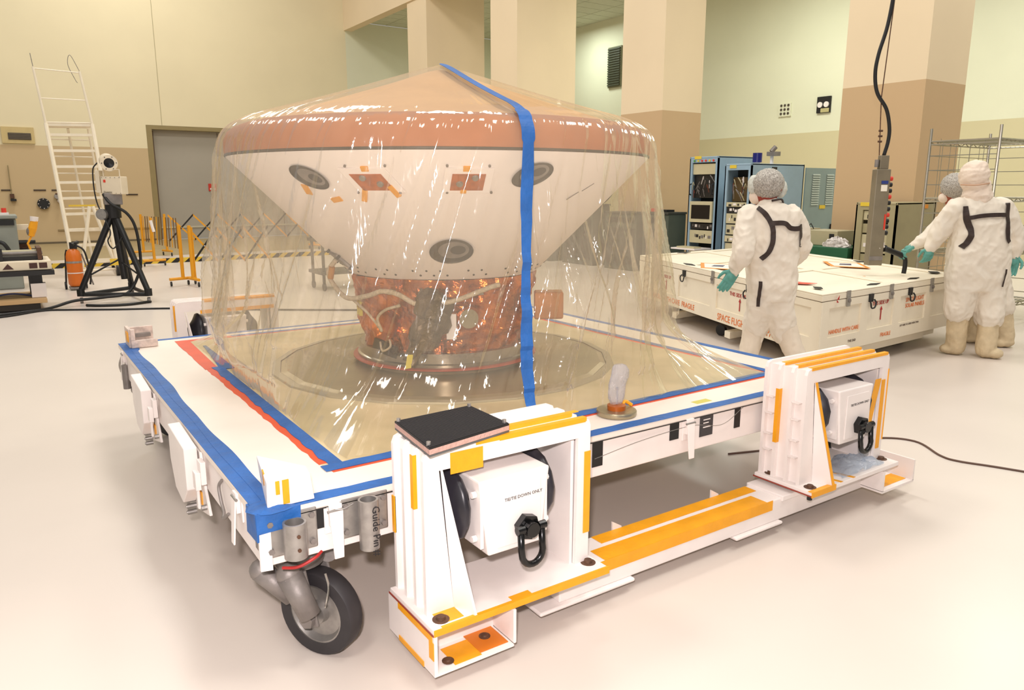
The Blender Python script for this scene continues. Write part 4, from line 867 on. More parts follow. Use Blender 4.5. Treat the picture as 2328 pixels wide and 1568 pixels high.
onR(0, LA, 0.2, 0.335, 0.016, CW, 'rail', crate); onR(0, LA, 0.585, 0.645, 0.016, CW, 'rail', crate)
for a in (0.0, 0.63, 1.2, 1.82, LA-0.13): onR(a, a+0.12, 0.335, 0.585, 0.016, CW, 'stile', crate)
# lettering
up = (0, 0, 1)
text('HANDLE WITH CARE  FRAGILE', 0.085, cr(0.02, 3.42, 0.235)+nL*0.018, -E2, up, STEN, crate, 'stencil', squash=1.02)
text('SPACE FLIGHT SOLAR PANELS', 0.098, cr(0.02, 1.70, 0.225)+nL*0.018, -E2, up, STEN, crate, 'stencil', squash=0.95)
text('THIS SIDE UP', 0.055, cr(0.02, 1.50, 0.505)+nL*0.003, -E2, up, STR, crate, 'stencil')
text('THIS SIDE UP', 0.055, cr(0.02, 3.2, 0.505)+nL*0.003, -E2, up, STR, crate, 'stencil')
text('HANDLE WITH CARE', 0.05, cr(0.16, 0.02, 0.36)+nR*0.003, E1, up, STEN, crate, 'stencil')
text('THIS SIDE UP', 0.05, cr(0.84, 0.02, 0.54)+nR*0.003, E1, up, STR, crate, 'stencil')
text('SPACE FLIGHT', 0.055, cr(1.45, 0.02, 0.52)+nR*0.003, E1, up, STEN, crate, 'stencil')
text('SOLAR PANELS', 0.055, cr(1.45, 0.02, 0.465)+nR*0.003, E1, up, STEN, crate, 'stencil')
text('FRAGILE', 0.05, cr(1.0, 0.02, 0.245)+nR*0.018, E1, up, STEN, crate, 'stencil')
text('THIS END', 0.03, cr(0.45, 0.02, 0.26)+nR*0.018, E1, up, STG, crate, 'stencil')
text('LIFT HERE TO OPEN WITH TWO', 0.025, cr(1.35, 0.02, 0.30)+nR*0.018, E1, up, STG, crate, 'stencil')
def arrow(o, x, m):
    x = Vector(x); mb = MB(); n = x.cross(Vector((0, 0, 1))).normalized()*0.002
    mb.prism([o-x*0.007, o+x*0.007, o+x*0.007+Vector((0, 0, 0.09)), o-x*0.007+Vector((0, 0, 0.09))], n); mb.prism([o-x*0.022+Vector((0, 0, 0.09)), o+x*0.022+Vector((0, 0, 0.09)), o+Vector((0, 0, 0.125))], n)
    return mb.obj('arrow', m, crate)
arrow(cr(0.02, 1.29, 0.37)+nL*0.004, -E2, STR); arrow(cr(1.0, 0.02, 0.40)+nR*0.004, E1, STR); arrow(cr(0.02, 3.0, 0.37)+nL*0.004, -E2, STR)
# handles, latches
def handle(o, x, n):
    x = Vector(x); n = Vector(n); z = Vector((0, 0, 1)); o = Vector(o)
    h = MB().prism([o-x*0.035+z*0.05, o+x*0.035+z*0.05, o+x*0.03-z*0.02, o-x*0.03-z*0.02], n*0.012).obj('lift_handle', BLACK, crate)
    MB().tube(bez([o-x*0.036+n*0.015, o-x*0.045-z*0.03+n*0.03, o-x*0.025-z*0.07+n*0.03, o+x*0.025-z*0.07+n*0.03, o+x*0.045-z*0.03+n*0.03, o+x*0.036+n*0.015], 4), 0.007, 6).obj('ring', BLACK, h)
for b in (1.12, 2.5): handle(cr(0.02, b, 0.60)+nL*0.017, -E2, nL)
for a in (0.77, 1.48): handle(cr(a, 0.02, 0.605)+nR*0.017, E1, nR)
def clatch(o, x, n):
    x = Vector(x); n = Vector(n); z = Vector((0, 0, 1)); o = Vector(o)
    h = MB().prism([o-x*0.03+z*0.02, o+x*0.03+z*0.02, o+x*0.03+z*0.075, o-x*0.03+z*0.075], n*0.006).prism([o-x*0.025-z*0.06, o+x*0.025-z*0.06, o+x*0.025+z*0.02, o-x*0.025+z*0.02], n*0.012).obj('latch', STEEL, crate)
    MB().cyl(o-z*0.01+n*0.012, o-z*0.01+n*0.022, 0.016, n=10).obj('knob', CAST, h)
for b in (0.55, 1.83, 3.35): clatch(cr(0.02, b, 0.64)+nL*0.02, -E2, nL)
for a in (0.39, 1.12, 1.9): clatch(cr(a, 0.02, 0.64)+nR*0.02, E1, nR)
def pad_on(a, b, w, l, m=BLACK, name='corner_pad'):
    o = cr(a, b, 0.7125); MB().prism([o-E1*w, o-E2*l, o+E1*w, o+E2*l], Vector((0, 0, 0.006))).obj(name, m, crate)
for a, b, w_, l_ in ((0.07, 2.5, 0.05, 0.15), (0.24, 0.28, 0.05, 0.07), (0.94, 0.1, 0.12, 0.04), (1.68, 0.1, 0.12, 0.04), (2.35, 0.25, 0.08, 0.08), (2.4, 1.4, 0.06, 0.15), (2.4, 2.7, 0.06, 0.15), (0.8, 3.72, 0.14, 0.06), (0.1, 3.6, 0.05, 0.1)): pad_on(a, b, w_, l_)
MB().box(0, 0, 0, 1e-4, 1e-4, 1e-4)
STO = mat('sticker_orange', (224, 140, 36)); PAPER = mat('paper_white', (240, 234, 220)); INKB = mat('ink_blue', (52, 46, 84))
for a, b in ((0.32, 2.15), (1.95, 1.32)):
    o = cr(a, b, 0.7015 if False else 0.7125)
    s = MB().prism([o-E1*0.30, o-E2*0.42, o+E1*0.30, o+E2*0.42], Vector((0, 0, 0.002))).obj('lid_sticker', STO, crate)
    o2 = o+Vector((0, 0, 0.002)); MB().prism([o2-E1*0.235, o2-E2*0.33, o2+E1*0.235, o2+E2*0.33], Vector((0, 0, 0.001))).obj('sticker_face', PAPER, s)
    o2 = o+Vector((0, 0, 0.003)); MB().prism([o2-E1*0.10+E2*0.03, o2-E2*0.10, o2+E1*0.12-E2*0.0, o2+E2*0.10], Vector((0, 0, 0.001))).obj('sticker_mark', INKB, s)
o = cr(0.30, 0.60, 0.7125)
MB().prism([o-E1*0.13+E2*0.06, o-E2*0.1+E1*0.02, o+E1*0.15-E2*0.12, o+E1*0.05+E2*0.02, o+E1*0.04+E2*0.09], Vector((0, 0, 0.003))).obj('red_sticker', mat('sticker_red', (222, 78, 50)), crate)
for z0, z1, s in ((0.655, 0.69, 1), (0.63, 0.655, -1)):
    MB().prism([cr(0.195, 0.0, z0)+nR*0.018, cr(0.225, 0.0, z0)+nR*0.018, cr(0.21+0.02*s, 0.0, z1)+nR*0.018], nR*0.002).obj('red_mark', STR, crate)
for a, b in ((0.5, 1.0), (0.62, 1.05), (1.3, 0.55)):
    MB().prism([cr(a, b, 0.7005), cr(a+0.12, b+0.02, 0.7005), cr(a+0.12, b+0.05, 0.7005), cr(a, b+0.03, 0.7005)], Vector((0, 0, 0.001))).obj('orange_mark', STO, crate)
# skids and wheels
for a in (0.3, LA/2, LA-0.35): cb(MB(), a, 0.25, 0.13, a+0.1, LB-0.25, 0.2).obj('skid', CW, crate)
for b in (0.25, 1.45, 2.7): cb(MB(), 0.02, b, 0.06, LA-0.02, b+0.11, 0.13).obj('runner', CW, crate, bevel=0.004)
for b in (0.1, LB-0.3): cb(MB(), 0.5, b, 0.10, LA-0.5, b+0.09, 0.2).obj('bearer', CW, crate)
for a, b in ((0.3, 0.5), (0.3, 3.0), (LA-0.4, 0.5), (LA-0.4, 3.0), (0.2, 1.85)):
    p = cr(a, b, 0.062); MB().cyl(p-E1*0.02, p+E1*0.02, 0.06, n=18).obj('wheel', BLACK, crate)

# ---------------------------------------------------------------- racks (fronts face the left, -X)
RB = mat('rack_blue', (146, 172, 190), 0.45, var=0.06); RBD = mat('rack_inside', (40, 44, 42), 0.7); PANEL = mat('panel_cream', (196, 186, 150), 0.5)
PANELD = mat('panel_dark', (38, 34, 30), 0.4); SCR = mat('screen_dark', (26, 22, 20), 0.15); YST = mat('rack_sticker', (226, 196, 60)); RLED = mat('lamp_red', (220, 60, 40)); GREENB = mat('lamp_green', (90, 150, 70))
def rack(name, label, x0, x1, y0, y1, h, m, units, fw=0.06):
    """open-front 19 inch cabinet; units = [(z0, z1, material, proud, name)]"""
    t = thing(name, label, 'rack', ((x0+x1)/2, (y0+y1)/2, 0))
    MB().box(x0, y0, 0, x1, y0+0.02, h).obj('side_panel', m, t); MB().box(x0, y1-0.02, 0, x1, y1, h).obj('side_panel', m, t)
    MB().box(x0, y0, h-0.03, x1, y1, h).obj('top_panel', m, t, bevel=0.008); MB().box(x1-0.02, y0, 0, x1, y1, h).obj('back_panel', m, t)
    MB().box(x0, y0, 0, x0+0.03, y0+fw, h-0.03).obj('post', m, t); MB().box(x0, y1-fw, 0, x0+0.03, y1, h-0.03).obj('post', m, t)
    MB().box(x0, y0+fw, h-0.10, x0+0.03, y1-fw, h-0.03).obj('header', m, t); MB().box(x0, y0+fw, 0, x0+0.03, y1-fw, 0.1).obj('plinth', m, t)
    MB().box(x0+0.30, y0+0.02, 0.02, x0+0.32, y1-0.02, h-0.03).obj('backing', RBD, t)
    for z0, z1, mm, pr, nm in units:
        o = MB().box(x0+0.02-pr, y0+fw+0.005, z0, x0+0.3, y1-fw-0.005, z1).obj(nm, mm, t, bevel=0.003)
        rn = random.Random(int(z0*1000)+int(y0*10))
        if nm in ('instrument', 'drive_unit'):
            yy = y0+fw+0.03; xx = x0+0.02-pr
            for q in range(7):
                ww = rn.uniform(0.015, 0.06); hh = min(0.05, (z1-z0)*0.45)
                if yy+ww > y1-fw-0.03: break
                zc = (z0+z1)/2+rn.uniform(-0.2, 0.2)*(z1-z0)
                MB().box(xx-0.004, yy, zc-hh/2, xx, yy+ww, zc+hh/2).obj(rn.choice(['button', 'display', 'switch']), rn.choice([PANELD, PANELD, CAST, WHITE]), o); yy += ww+rn.uniform(0.01, 0.04)
        if nm == 'monitor':
            MB().box(x0+0.015-pr, y0+fw+0.05, z0+0.06, x0+0.02-pr, y1-fw-0.05, z1-0.06).obj('screen', SCR, o, bevel=0.004)
        if nm == 'wiring_bay':
            for q in range(16):
                yb = rn.uniform(y0+fw+0.04, y1-fw-0.04); zb = rn.uniform(z0+0.03, z1-0.05)
                MB().tube(bez([(x0+0.02, yb, zb), (x0-0.01, yb+rn.uniform(-.05, .05), zb+0.05), (x0+0.02, yb+rn.uniform(-.08, .08), zb-0.08)], 4), 0.006, 5).obj('cable', rn.choice([WHITE, CAST, CAST, BLACK, BLACK, PANEL, mat('cable_rust', (120, 60, 40))]), o)
    return t
U1 = [(1.80, 1.98, PANEL, 0.0, 'blank_panel'), (1.40, 1.79, PANELD, -0.05, 'wiring_bay'), (0.98, 1.34, PANEL, 0.05, 'monitor'), (0.86, 0.96, PANELD, 0.0, 'instrument'), (0.62, 0.84, PANEL, 0.02, 'drive_unit'), (0.28, 0.50, PANEL, 0.02, 'drive_unit')]
r1 = rack('equipment_rack', 'tall pale blue equipment rack with monitor and keyboard shelf, left of the two', 9.68, 10.72, 6.67, 7.31, 2.10, RB, U1)
for k, m in enumerate((GREENB, YST, RLED, RLED, YST, RLED)): MB().cyl((9.68, 7.2-k*0.085, 2.03), (9.665, 7.2-k*0.085, 2.03), 0.018, n=10).obj('status_lamp', m, r1)
MB().box(9.672, 7.05, 2.06, 9.68, 7.2, 2.11).obj('yellow_sticker', YST, r1)
kb = MB().box(9.28, 6.75, 0.52, 9.70, 7.30, 0.545).obj('keyboard_shelf', WHITE, r1)
MB().box(9.32, 6.8, 0.545, 9.5, 7.2, 0.57).obj('keyboard', PANEL, kb)
for y in (7.24, 6.74): MB().tube([(9.66, y, 1.45), (9.62, y, 1.47), (9.62, y, 1.62), (9.66, y, 1.64)], 0.012, 6).obj('pull_handle', BLACK, r1)
U2 = [(1.35, 1.74, mat('bay_brown', (96, 76, 40), 0.6), -0.12, 'wiring_bay'), (1.27, 1.34, PANEL, 0.02, 'instrument'), (1.17, 1.26, PANELD, 0.0, 'instrument'), (1.0, 1.16, PANEL, 0.01, 'drive_unit'), (0.82, 0.98, PANEL, 0.0, 'instrument'), (0.70, 0.80, PANEL, 0.02, 'drive_unit'), (0.52, 0.68, PANEL, 0.0, 'blank_panel')]
r2 = rack('equipment_rack', 'pale blue open equipment rack with stacked instruments, right behind the walking person', 9.40, 10.75, 5.75, 6.28, 1.95, RB, U2)
MB().box(9.392, 6.05, 1.88, 9.40, 6.18, 1.93).obj('yellow_sticker', YST, r2); MB().box(9.9, 5.74, 1.83, 10.02, 5.75, 1.90).obj('dark_badge', BLACK, r2)
t = thing('beacon_lamp', 'dark blue round beacon standing on top of the right blue rack', 'beacon', (9.9, 6.05, 1.95))
MB().cyl((9.9, 6.05, 1.98), (9.9, 6.05, 2.13), 0.075, n=20).obj('lens', mat('beacon_blue', (24, 30, 110), 0.2), t); MB().cyl((9.9, 6.05, 1.951), (9.9, 6.05, 1.98), 0.05, n=16).obj('base', WHITE, t)
# open louvred door of the rack
t = thing('rack_door', 'pale blue louvred steel door panel standing open beside the right blue rack', 'door', (11.1, 5.75, 0))
RD = mat('door_blue', (140, 160, 160), 0.5)
MB().box(10.77, 5.72, 0.05, 11.72, 5.745, 1.90).obj('panel', RD, t)
for c in (10.95, 11.35):
    for k in range(14): MB().prism([(c, 5.715, 1.78-k*0.038), (c+0.2, 5.715, 1.78-k*0.038), (c+0.2, 5.72, 1.80-k*0.038), (c, 5.72, 1.80-k*0.038)], (0, -0.012, -0.004)).obj('louvre', mat('louvre_light', (186, 198, 190)), t)
MB().box(11.2, 5.71, 1.22, 11.36, 5.72, 1.28).obj('yellow_sticker', YST, t); MB().box(11.55, 5.68, 0.72, 11.61, 5.72, 0.95).obj('door_latch', BLACK, t)
# small camera bracket above
t = thing('junction_bracket', 'small white bracket and grey box above the blue racks on the column edge', 'bracket', (10.5, 6.2, 1.95))
MB().box(10.45, 6.18, 1.951, 10.49, 6.22, 2.1).obj('post', WHITE, t); MB().box(10.40, 6.10, 2.1, 10.56, 6.26, 2.17).obj('box', CAST, t); MB().cyl((10.44, 6.2, 2.17), (10.5, 6.16, 2.25), 0.04, n=10).obj('head', CAST, t)
# dark cabinets behind the film
DG = mat('cabinet_dark_green', (76, 84, 72), 0.55); DGT = mat('cabinet_top', (58, 60, 52), 0.5)
cabs = [(9.45, 7.55, 8.2, 1.14, 'dark green cabinet next to the left blue rack'), (9.48, 8.4, 9.3, 1.12, 'dark green cabinet seen through the right edge of the film'), (9.5, 9.7, 10.7, 1.25, 'dark cabinet seen blurred through the film beneath the shell'), (9.4, 11.0, 12.2, 1.1, 'darkest low cabinet farthest behind the film on the right')]
for x0, y0, y1, h, lab in cabs:
    t = thing('tool_cabinet', lab, 'cabinet', (x0+0.35, (y0+y1)/2, 0))
    MB().box(x0, y0, 0.0, x0+0.45, y1, h-0.04).obj('body', DG, t, bevel=0.01); MB().box(x0-0.02, y0-0.01, h-0.038, x0+0.46, y1+0.01, h).obj('top', DGT, t)
    MB().box(x0-0.015, y0+0.06, 0.12, x0, (y0+y1)/2-0.02, h-0.3).obj('door', DGT, t, bevel=0.005); MB().box(x0-0.015, (y0+y1)/2+0.02, 0.12, x0, y1-0.06, h-0.3).obj('door', DGT, t, bevel=0.005)
    MB().box(x0-0.012, y0+0.1, h-0.2, x0, y1-0.1, h-0.1).obj('drawer', BLACK, t)
t = thing('hand_tool', 'small red and black tool lying on the dark green cabinet beside the film', 'tool', (9.7, 7.95, 1.14))
MB().box(9.55, 7.7, 1.142, 9.75, 7.95, 1.18).obj('handle', BLACK, t); MB().box(9.55, 7.95, 1.142, 9.7, 8.1, 1.2).obj('body', RLED, t)
t = thing('display_board', 'red and white board seen blurred through the film at the right', 'board', (9.4, 10.2, 1.25))
MB().box(9.6, 9.75, 1.26, 9.64, 10.35, 1.9).obj('board', mat('board_red', (170, 70, 80)), t); MB().box(9.58, 9.85, 1.3, 9.6, 10.2, 1.5).obj('sheet', WHITE, t)
# cream instrument boxes, green table
t = thing('green_table', 'table with a green top behind the crate', 'table', (9.3, 4.4, 0))
GT = mat('table_green', (36, 96, 62), 0.6)
MB().box(9.0, 3.75, 0.62, 9.7, 5.15, 0.76).obj('table_top', GT, t, bevel=0.01)
for k in range(24): MB().box(9.005, 3.78+k*0.057, 0.60, 9.02, 3.80+k*0.057, 0.62).obj('fringe', GT, t)
for x in (9.06, 9.62):
    for y in (3.82, 5.08): MB().box(x-0.02, y-0.02, 0, x+0.02, y+0.02, 0.62).obj('leg', CW, t)
MB().box(9.08, 3.86, 0.2, 9.6, 5.04, 0.55).obj('lower_box', PANEL, t)
IB = mat('instrument_beige', (178, 168, 134), 0.5)
for y0, y1, h, lab, nm in ((4.62, 5.1, 0.22, 'beige instrument box with black screen on the green table, left one', 'a'), (4.05, 4.56, 0.21, 'beige instrument box on the green table, right one', 'b')):
    t = thing('instrument_box', lab, 'instrument', (9.4, (y0+y1)/2, 0.76)); MB().box(9.2, y0, 0.762, 9.65, y1, 0.762+h).obj('case', IB, t, bevel=0.006)
    MB().box(9.19, y1-0.2, 0.80, 9.2, y1-0.04, 0.93) .obj('screen', BLACK, t) if nm == 'a' else MB().box(9.19, y0+0.05, 0.87, 9.2, y0+0.12, 0.93).obj('screen', BLACK, t)
t = thing('plastic_bag', 'crumpled clear plastic bags heaped on the green table', 'bag', (9.1, 4.0, 0.76))
rows = []
for j in range(9):
    th = PI/2*j/8; rows.append([Vector((9.1+0.09*math.cos(th)*math.cos(2*PI*k/20)*(1+0.3*noise.noise(Vector((k*.9, j*.9, 0)))), 3.98+0.2*math.cos(th)*math.sin(2*PI*k/20)*(1+0.3*noise.noise(Vector((k*.9, j*.9, 5)))), 0.762+0.13*math.sin(th)*(1+0.4*noise.noise(Vector((k*.8, j*.8, 9)))))) for k in range(20)])
grid_obj('sheet', rows, mat('bag_crinkle', (214, 206, 200), 0.2, 0.2, var=0.3, nscale=30, bump=1.0, bscale=25), t, smooth=False, uvs=(3, 2))
t = thing('wire_stand', 'small bent black cable stand on the beige instrument box', 'cable', (9.4, 4.7, 0.98)); MB().tube([(9.3, 4.75, 0.985), (9.3, 4.65, 1.05), (9.3, 4.6, 1.0), (9.3, 4.55, 1.06), (9.3, 4.5, 0.985)], 0.008, 5).obj('wire', BLACK, t)
# louvred grille cabinet and tan rack
TB = mat('rack_tan', (164, 154, 118), 0.5)
t = thing('grille_cabinet', 'narrow tan cabinet with a tall dark louvred grille beside the right pillar', 'cabinet', (9.5, 3.95, 0))
MB().box(9.3, 3.78, 0, 9.8, 4.08, 1.32) if False else None
MB().box(9.76, 3.76, 0, 9.98, 4.12, 1.36).obj('body', TB, t); MB().box(9.74, 3.80, 0.72, 9.76, 4.08, 1.30).obj('grille_back', BLACK, t)
for k in range(16): MB().box(9.725, 3.81, 0.74+k*0.035, 9.74, 4.07, 0.752+k*0.035).obj('slat', PANEL, t)
U3 = [(1.15, 1.27, PANEL, 0.0, 'instrument'), (0.98, 1.10, TB, 0.0, 'drive_unit'), (0.72, 0.96, PANEL, 0.0, 'instrument'), (0.45, 0.70, TB, 0.0, 'drive_unit'), (0.15, 0.42, PANEL, 0.0, 'instrument')]
r3 = rack('equipment_rack', 'low tan equipment rack with open front under the hanging controller', 9.0, 9.95, 3.12, 3.68, 1.38, TB, U3, 0.1)
MB().box(8.992, 3.45, 1.33, 9.0, 3.62, 1.38).obj('yellow_sticker', YST, r3); MB().box(9.62, 3.11, 1.30, 9.74, 3.12, 1.35).obj('orange_sticker', STO, r3)
# ---------------------------------------------------------------- hanging crane controller
pen = thing('crane_controller', 'long grey hanging crane push-button controller with red and black buttons on a black hose', 'controller', (6.64, 1.99, 0.82))
PG = mat('pendant_grey', (140, 130, 110), 0.45, 0.4, var=0.15)
ax = RV; ay = HV
po = Vector((6.635, 1.99, 0.81))
def pb(a0, b0, z0, a1, b1, z1, mb=None): return (mb or MB()).obox(po+ax*a0+ay*b0+Vector((0, 0, z0)), ax*(a1-a0), ay*(b1-b0), (0, 0, z1-z0))
pb(-0.075, -0.05, 0.0, 0.065, 0.05, 0.93).obj('housing', PG, pen, bevel=0.008)
pb(-0.04, -0.03, 0.93, 0.045, 0.03, 1.06).obj('cable_gland_box', PG, pen, bevel=0.005)
for k in range(10):
    m = RLED if k in (0, 3, 6) else BLACK
    z = 0.84-k*0.058; MB().cyl(po+ax*0.065+Vector((0, 0, z)), po+ax*0.105+Vector((0, 0, z)), 0.022, n=12).obj('button', m, pen)
pb(-0.02, -0.054, 0.79, 0.045, -0.05, 0.82).obj('blue_label', mat('label_blue', (40, 60, 130)), pen); pb(-0.02, -0.053, 0.72, 0.04, -0.05, 0.78).obj('white_label', PAPER, pen)
pb(0.04, -0.054, 0.35, 0.055, -0.05, 0.5).obj('red_label', RLED, pen)
pb(-0.07, -0.053, 0.05, 0.06, -0.05, 0.09).obj('foot_bracket', CAST, pen)
MB().tube(bez([(6.637, 1.99, 1.87), (6.66, 1.975, 2.0), (6.66, 1.975, 2.13), (6.62, 2.0, 2.3), (6.54, 2.06, 2.45), (6.51, 2.08, 2.62), (6.52, 2.07, 2.8), (6.57, 2.03, 3.1), (6.60, 2.01, 3.6), (6.62, 2.0, 4.6), (6.63, 2.0, 9.0)]), 0.017, 10).obj('black_hose', BLACK, pen, smooth=True)
MB().tube([(6.60, 2.015, 1.87), (6.575, 2.035, 2.4), (6.60, 2.01, 3.3), (6.62, 2.0, 9.0)], 0.005, 6).obj('strain_wire', RUST, pen)
for z in (2.0, 2.05, 2.1): MB().cyl((6.58, 2.03, z), (6.61, 2.01, z), 0.01, n=6).obj('wire_clip', RUST, pen)
MB().cyl(po+ax*-0.06+Vector((0, 0, 0.95)), po+ax*-0.06+Vector((0, 0, 1.02)), 0.02, n=10).obj('shackle', CAST, pen)

# ---------------------------------------------------------------- wire shelving
WM = mat('chrome_wire', (176, 172, 158), 0.3, 0.9)
def shelf_unit(x0, y0, x1, y1, h, shelves, label, back=True):
    t = thing('wire_shelving', label, 'shelving', ((x0+x1)/2, (y0+y1)/2, 0))
    for x in (x0, x1):
        for y in (y0, y1): MB().cyl((x, y, 0), (x, y, h), 0.016, n=8).obj('post', WM, t)
    for z in shelves:
        mb = MB()
        for dz in (0, -0.035):
            for a, b in (((x0, y0), (x1, y0)), ((x1, y0), (x1, y1)), ((x1, y1), (x0, y1)), ((x0, y1), (x0, y0))): mb.cyl((*a, z+dz), (*b, z+dz), 0.009, n=5)
        n = int((y1-y0)/0.05)
        for k in range(n): y = y0+(k+.5)*(y1-y0)/n; mb.cyl((x0, y, z), (x1, y, z), 0.0045, n=4)
        for k in range(14):   # zig-zag snake wire on the rims
            t0 = k/14; t1 = (k+1)/14
            for yy in (y0, y1): mb.cyl((x0+(x1-x0)*t0, yy, z-0.035*(k % 2)), (x0+(x1-x0)*t1, yy, z-0.035*((k+1) % 2)), 0.005, n=4)
        o = mb.obj('wire_shelf', WM, t); o['kind'] = 'stuff'
    if back:
        mb = MB(); nz = int(h/0.16)
        for k in range(1, nz):
            z = k*0.16; mb.cyl((x0, y0, z), (x0, y1, z), 0.006, n=4).cyl((x1, y0, z), (x1, y1, z), 0.006, n=4).cyl((x0, y1, z), (x1, y1, z), 0.006, n=4)
        for k in range(1, 5):
            y = y0+(y1-y0)*k/5; mb.cyl((x0, y, 0.1), (x0, y, h-0.15), 0.003, n=4)
        for k in range(1, 6):
            x = x0+(x1-x0)*k/6; mb.cyl((x, y1, 0.1), (x, y1, h-0.1), 0.003, n=4)
        o = mb.obj('side_wires', WM, t); o['kind'] = 'stuff'
    return t
s1 = shelf_unit(8.35, 1.72, 9.75, 2.45, 2.22, (2.08, 1.45, 0.85, 0.25), 'tall chrome wire shelving unit behind the two standing people')
s2 = shelf_unit(9.3, 0.55, 10.6, 1.35, 2.25, (2.1, 1.5, 0.6, 0.2), 'chrome wire shelving at the right picture edge with dark boxes on its low shelf')
for k, (x, y, z, sx, sy, h, m, lab) in enumerate(((9.35, 0.62, 0.605, 0.35, 0.3, 0.12, BLACK, 'black box on the low wire shelf at the right edge'), (9.35, 1.0, 0.205, 0.35, 0.28, 0.16, DG, 'dark grey tray at the bottom of the wire shelf at the right edge'))):
    t = thing('storage_box', lab, 'box', (x+sx/2, y+sy/2, z)); MB().box(x, y, z, x+sx, y+sy, z+h).obj('body', m, t, bevel=0.01); MB().box(x-0.01, y-0.01, z+h, x+sx+0.01, y+sy+0.01, z+h+0.015).obj('rim', m, t)
# brown cable on the floor at the right
c = MB().tube(bez([(2.9, 0.6, 0.006), (3.35, 0.45, 0.006), (3.89, 0.28, 0.006), (4.05, 0.1, 0.006), (3.92, -0.12, 0.006), (3.91, -0.23, 0.006), (4.0, -0.42, 0.006), (4.15, -0.8, 0.006), (4.3, -1.3, 0.006)]), 0.006, 8).obj('floor_cable', mat('cable_brown', (92, 66, 52)), None, smooth=True)
tag(c, 'thin brown cable curving over the floor at the right edge of the picture', 'cable')
# ================================================================ LEFT SIDE
# studio camera on black wheeled tripod
TW = mat('camera_white', (226, 212, 186), 0.5, var=0.05)
tri = thing('tripod_camera', 'white camera with ribbed round lens barrel on a black wheeled tripod', 'camera', (0.78, 9.7, 0))
feet = [Vector((0.30, 9.70, 0)), Vector((1.08, 9.22, 0)), Vector((1.0, 10.15, 0))]; apex = Vector((0.80, 9.65, 1.26))
BT = mat('tripod_black', (16, 15, 15), 0.45)
for f in feet:
    MB().cyl(f+Vector((0, 0, 0.16)), apex+(f-apex)*0.02, 0.038, 0.045, n=12).obj('leg', BT, tri)
    MB().cyl(f+Vector((0, 0, 0.10)), f+Vector((0, 0, 0.2)), 0.05, n=12).obj('foot_clamp', BT, tri)
    MB().cyl(f+Vector((-0.018, 0, 0.04)), f+Vector((0.018, 0, 0.04)), 0.04, n=16).obj('caster_wheel', CAST, tri)
    MB().cyl(apex+Vector((0.0, 0, -0.68)), apex.lerp(f+Vector((0, 0, 0.16)), 0.82), 0.012, n=8).obj('brace', BT, tri)
cc = Vector((0.79, 9.69, 0.12))
for i in range(3):
    a, b = feet[i]+Vector((0, 0, 0.12)), feet[(i+1) % 3]+Vector((0, 0, 0.12)); MB().cyl(a, b, 0.028, n=8).obj('dolly_bar', BT, tri)
MB().cyl(apex+Vector((0, 0, 0.04)), apex+Vector((0.06, -0.02, -0.95)), 0.05, n=14).obj('centre_column', BT, tri)
MB().cyl(apex+Vector((0, 0, -0.1)), apex+Vector((0, 0, 0.08)), 0.10, n=18).obj('crown', BT, tri)
MB().cyl(apex+Vector((-0.16, -0.06, -0.05)), apex+Vector((-0.13, -0.02, -0.05)), 0.075, n=20).obj('crank_wheel', STEEL, tri)
MB().box(0.70, 9.55, 1.34, 0.92, 9.75, 1.50).obj('pan_head', CAST, tri, bevel=0.01)
bo = Vector((0.68, 9.62, 1.48))
bx = MB().obox(bo, RV*0.28, HV*0.18, (0, 0, 0.24)).obj('electronics_box', TW, tri, bevel=0.01)
for i in range(5):
    for z in (0.015, 0.225): MB().cyl(bo+RV*(0.02+0.06*i)+Vector((0, 0, z)), bo+RV*(0.02+0.06*i)-HV*0.006+Vector((0, 0, z)), 0.005, n=6).obj('screw', CAST, bx)
MB().obox(bo+RV*0.04-HV*0.004+Vector((0, 0, 0.16)), RV*0.03, HV*0.004, (0, 0, 0.035)).obj('red_badge', RLED, bx)
text('Questar', 0.035, bo+RV*0.03-HV*0.005+Vector((0, 0, 0.02)), RV, (0, 0, 1), VENT, bx, 'nameplate', ext=0.0004)
MB().obox(bo-RV*0.07+Vector((0, 0, 0.02)), RV*0.06, HV*0.15, (0, 0, 0.30)).obj('side_box', TW, tri, bevel=0.006)
MB().tube([bo+RV*0.05+Vector((0, 0, 0.24)), bo+RV*0.05+Vector((0, 0, 0.33)), bo+RV*0.27+Vector((0, 0, 0.33)), bo+RV*0.27+Vector((0, 0, 0.24))], 0.008, 6).obj('cradle_frame', TW, tri)
lc = Vector((0.80, 9.60, 1.905)); ld = (RV*0.60-HV*1.0+Vector((0, 0, -0.12))).normalized()
prf = [(0.0, -0.42), (0.07, -0.42), (0.085, -0.38)]
for k in range(7): prf += [(0.10, -0.34+k*0.05), (0.10, -0.315+k*0.05), (0.088, -0.31+k*0.05), (0.088, -0.295+k*0.05)]
prf += [(0.105, 0.03), (0.108, 0.05), (0.108, 0.09), (0.065, 0.09)]
MB().lathe(prf, lc, ld, 28).obj('lens_barrel', TW, tri); MB().lathe([(0.068, 0.088), (0.062, 0.06), (0.0, 0.05)], lc, ld, 28).obj('lens_glass', BLACKG, tri)
for k in range(6):
    a = k*PI/3+0.3; u = ld.orthogonal().normalized(); v = ld.cross(u); q = lc+ld*0.09+(u*math.cos(a)+v*math.sin(a))*0.088
    MB().cyl(q, q+ld*0.004, 0.007, n=6).obj('screw', BLACK, tri)
MB().tube([lc-ld*0.15+Vector((0, 0, -0.10)), bo+RV*0.10+HV*0.08+Vector((0, 0, 0.33))], 0.03, 8).obj('lens_mount', TW, tri)
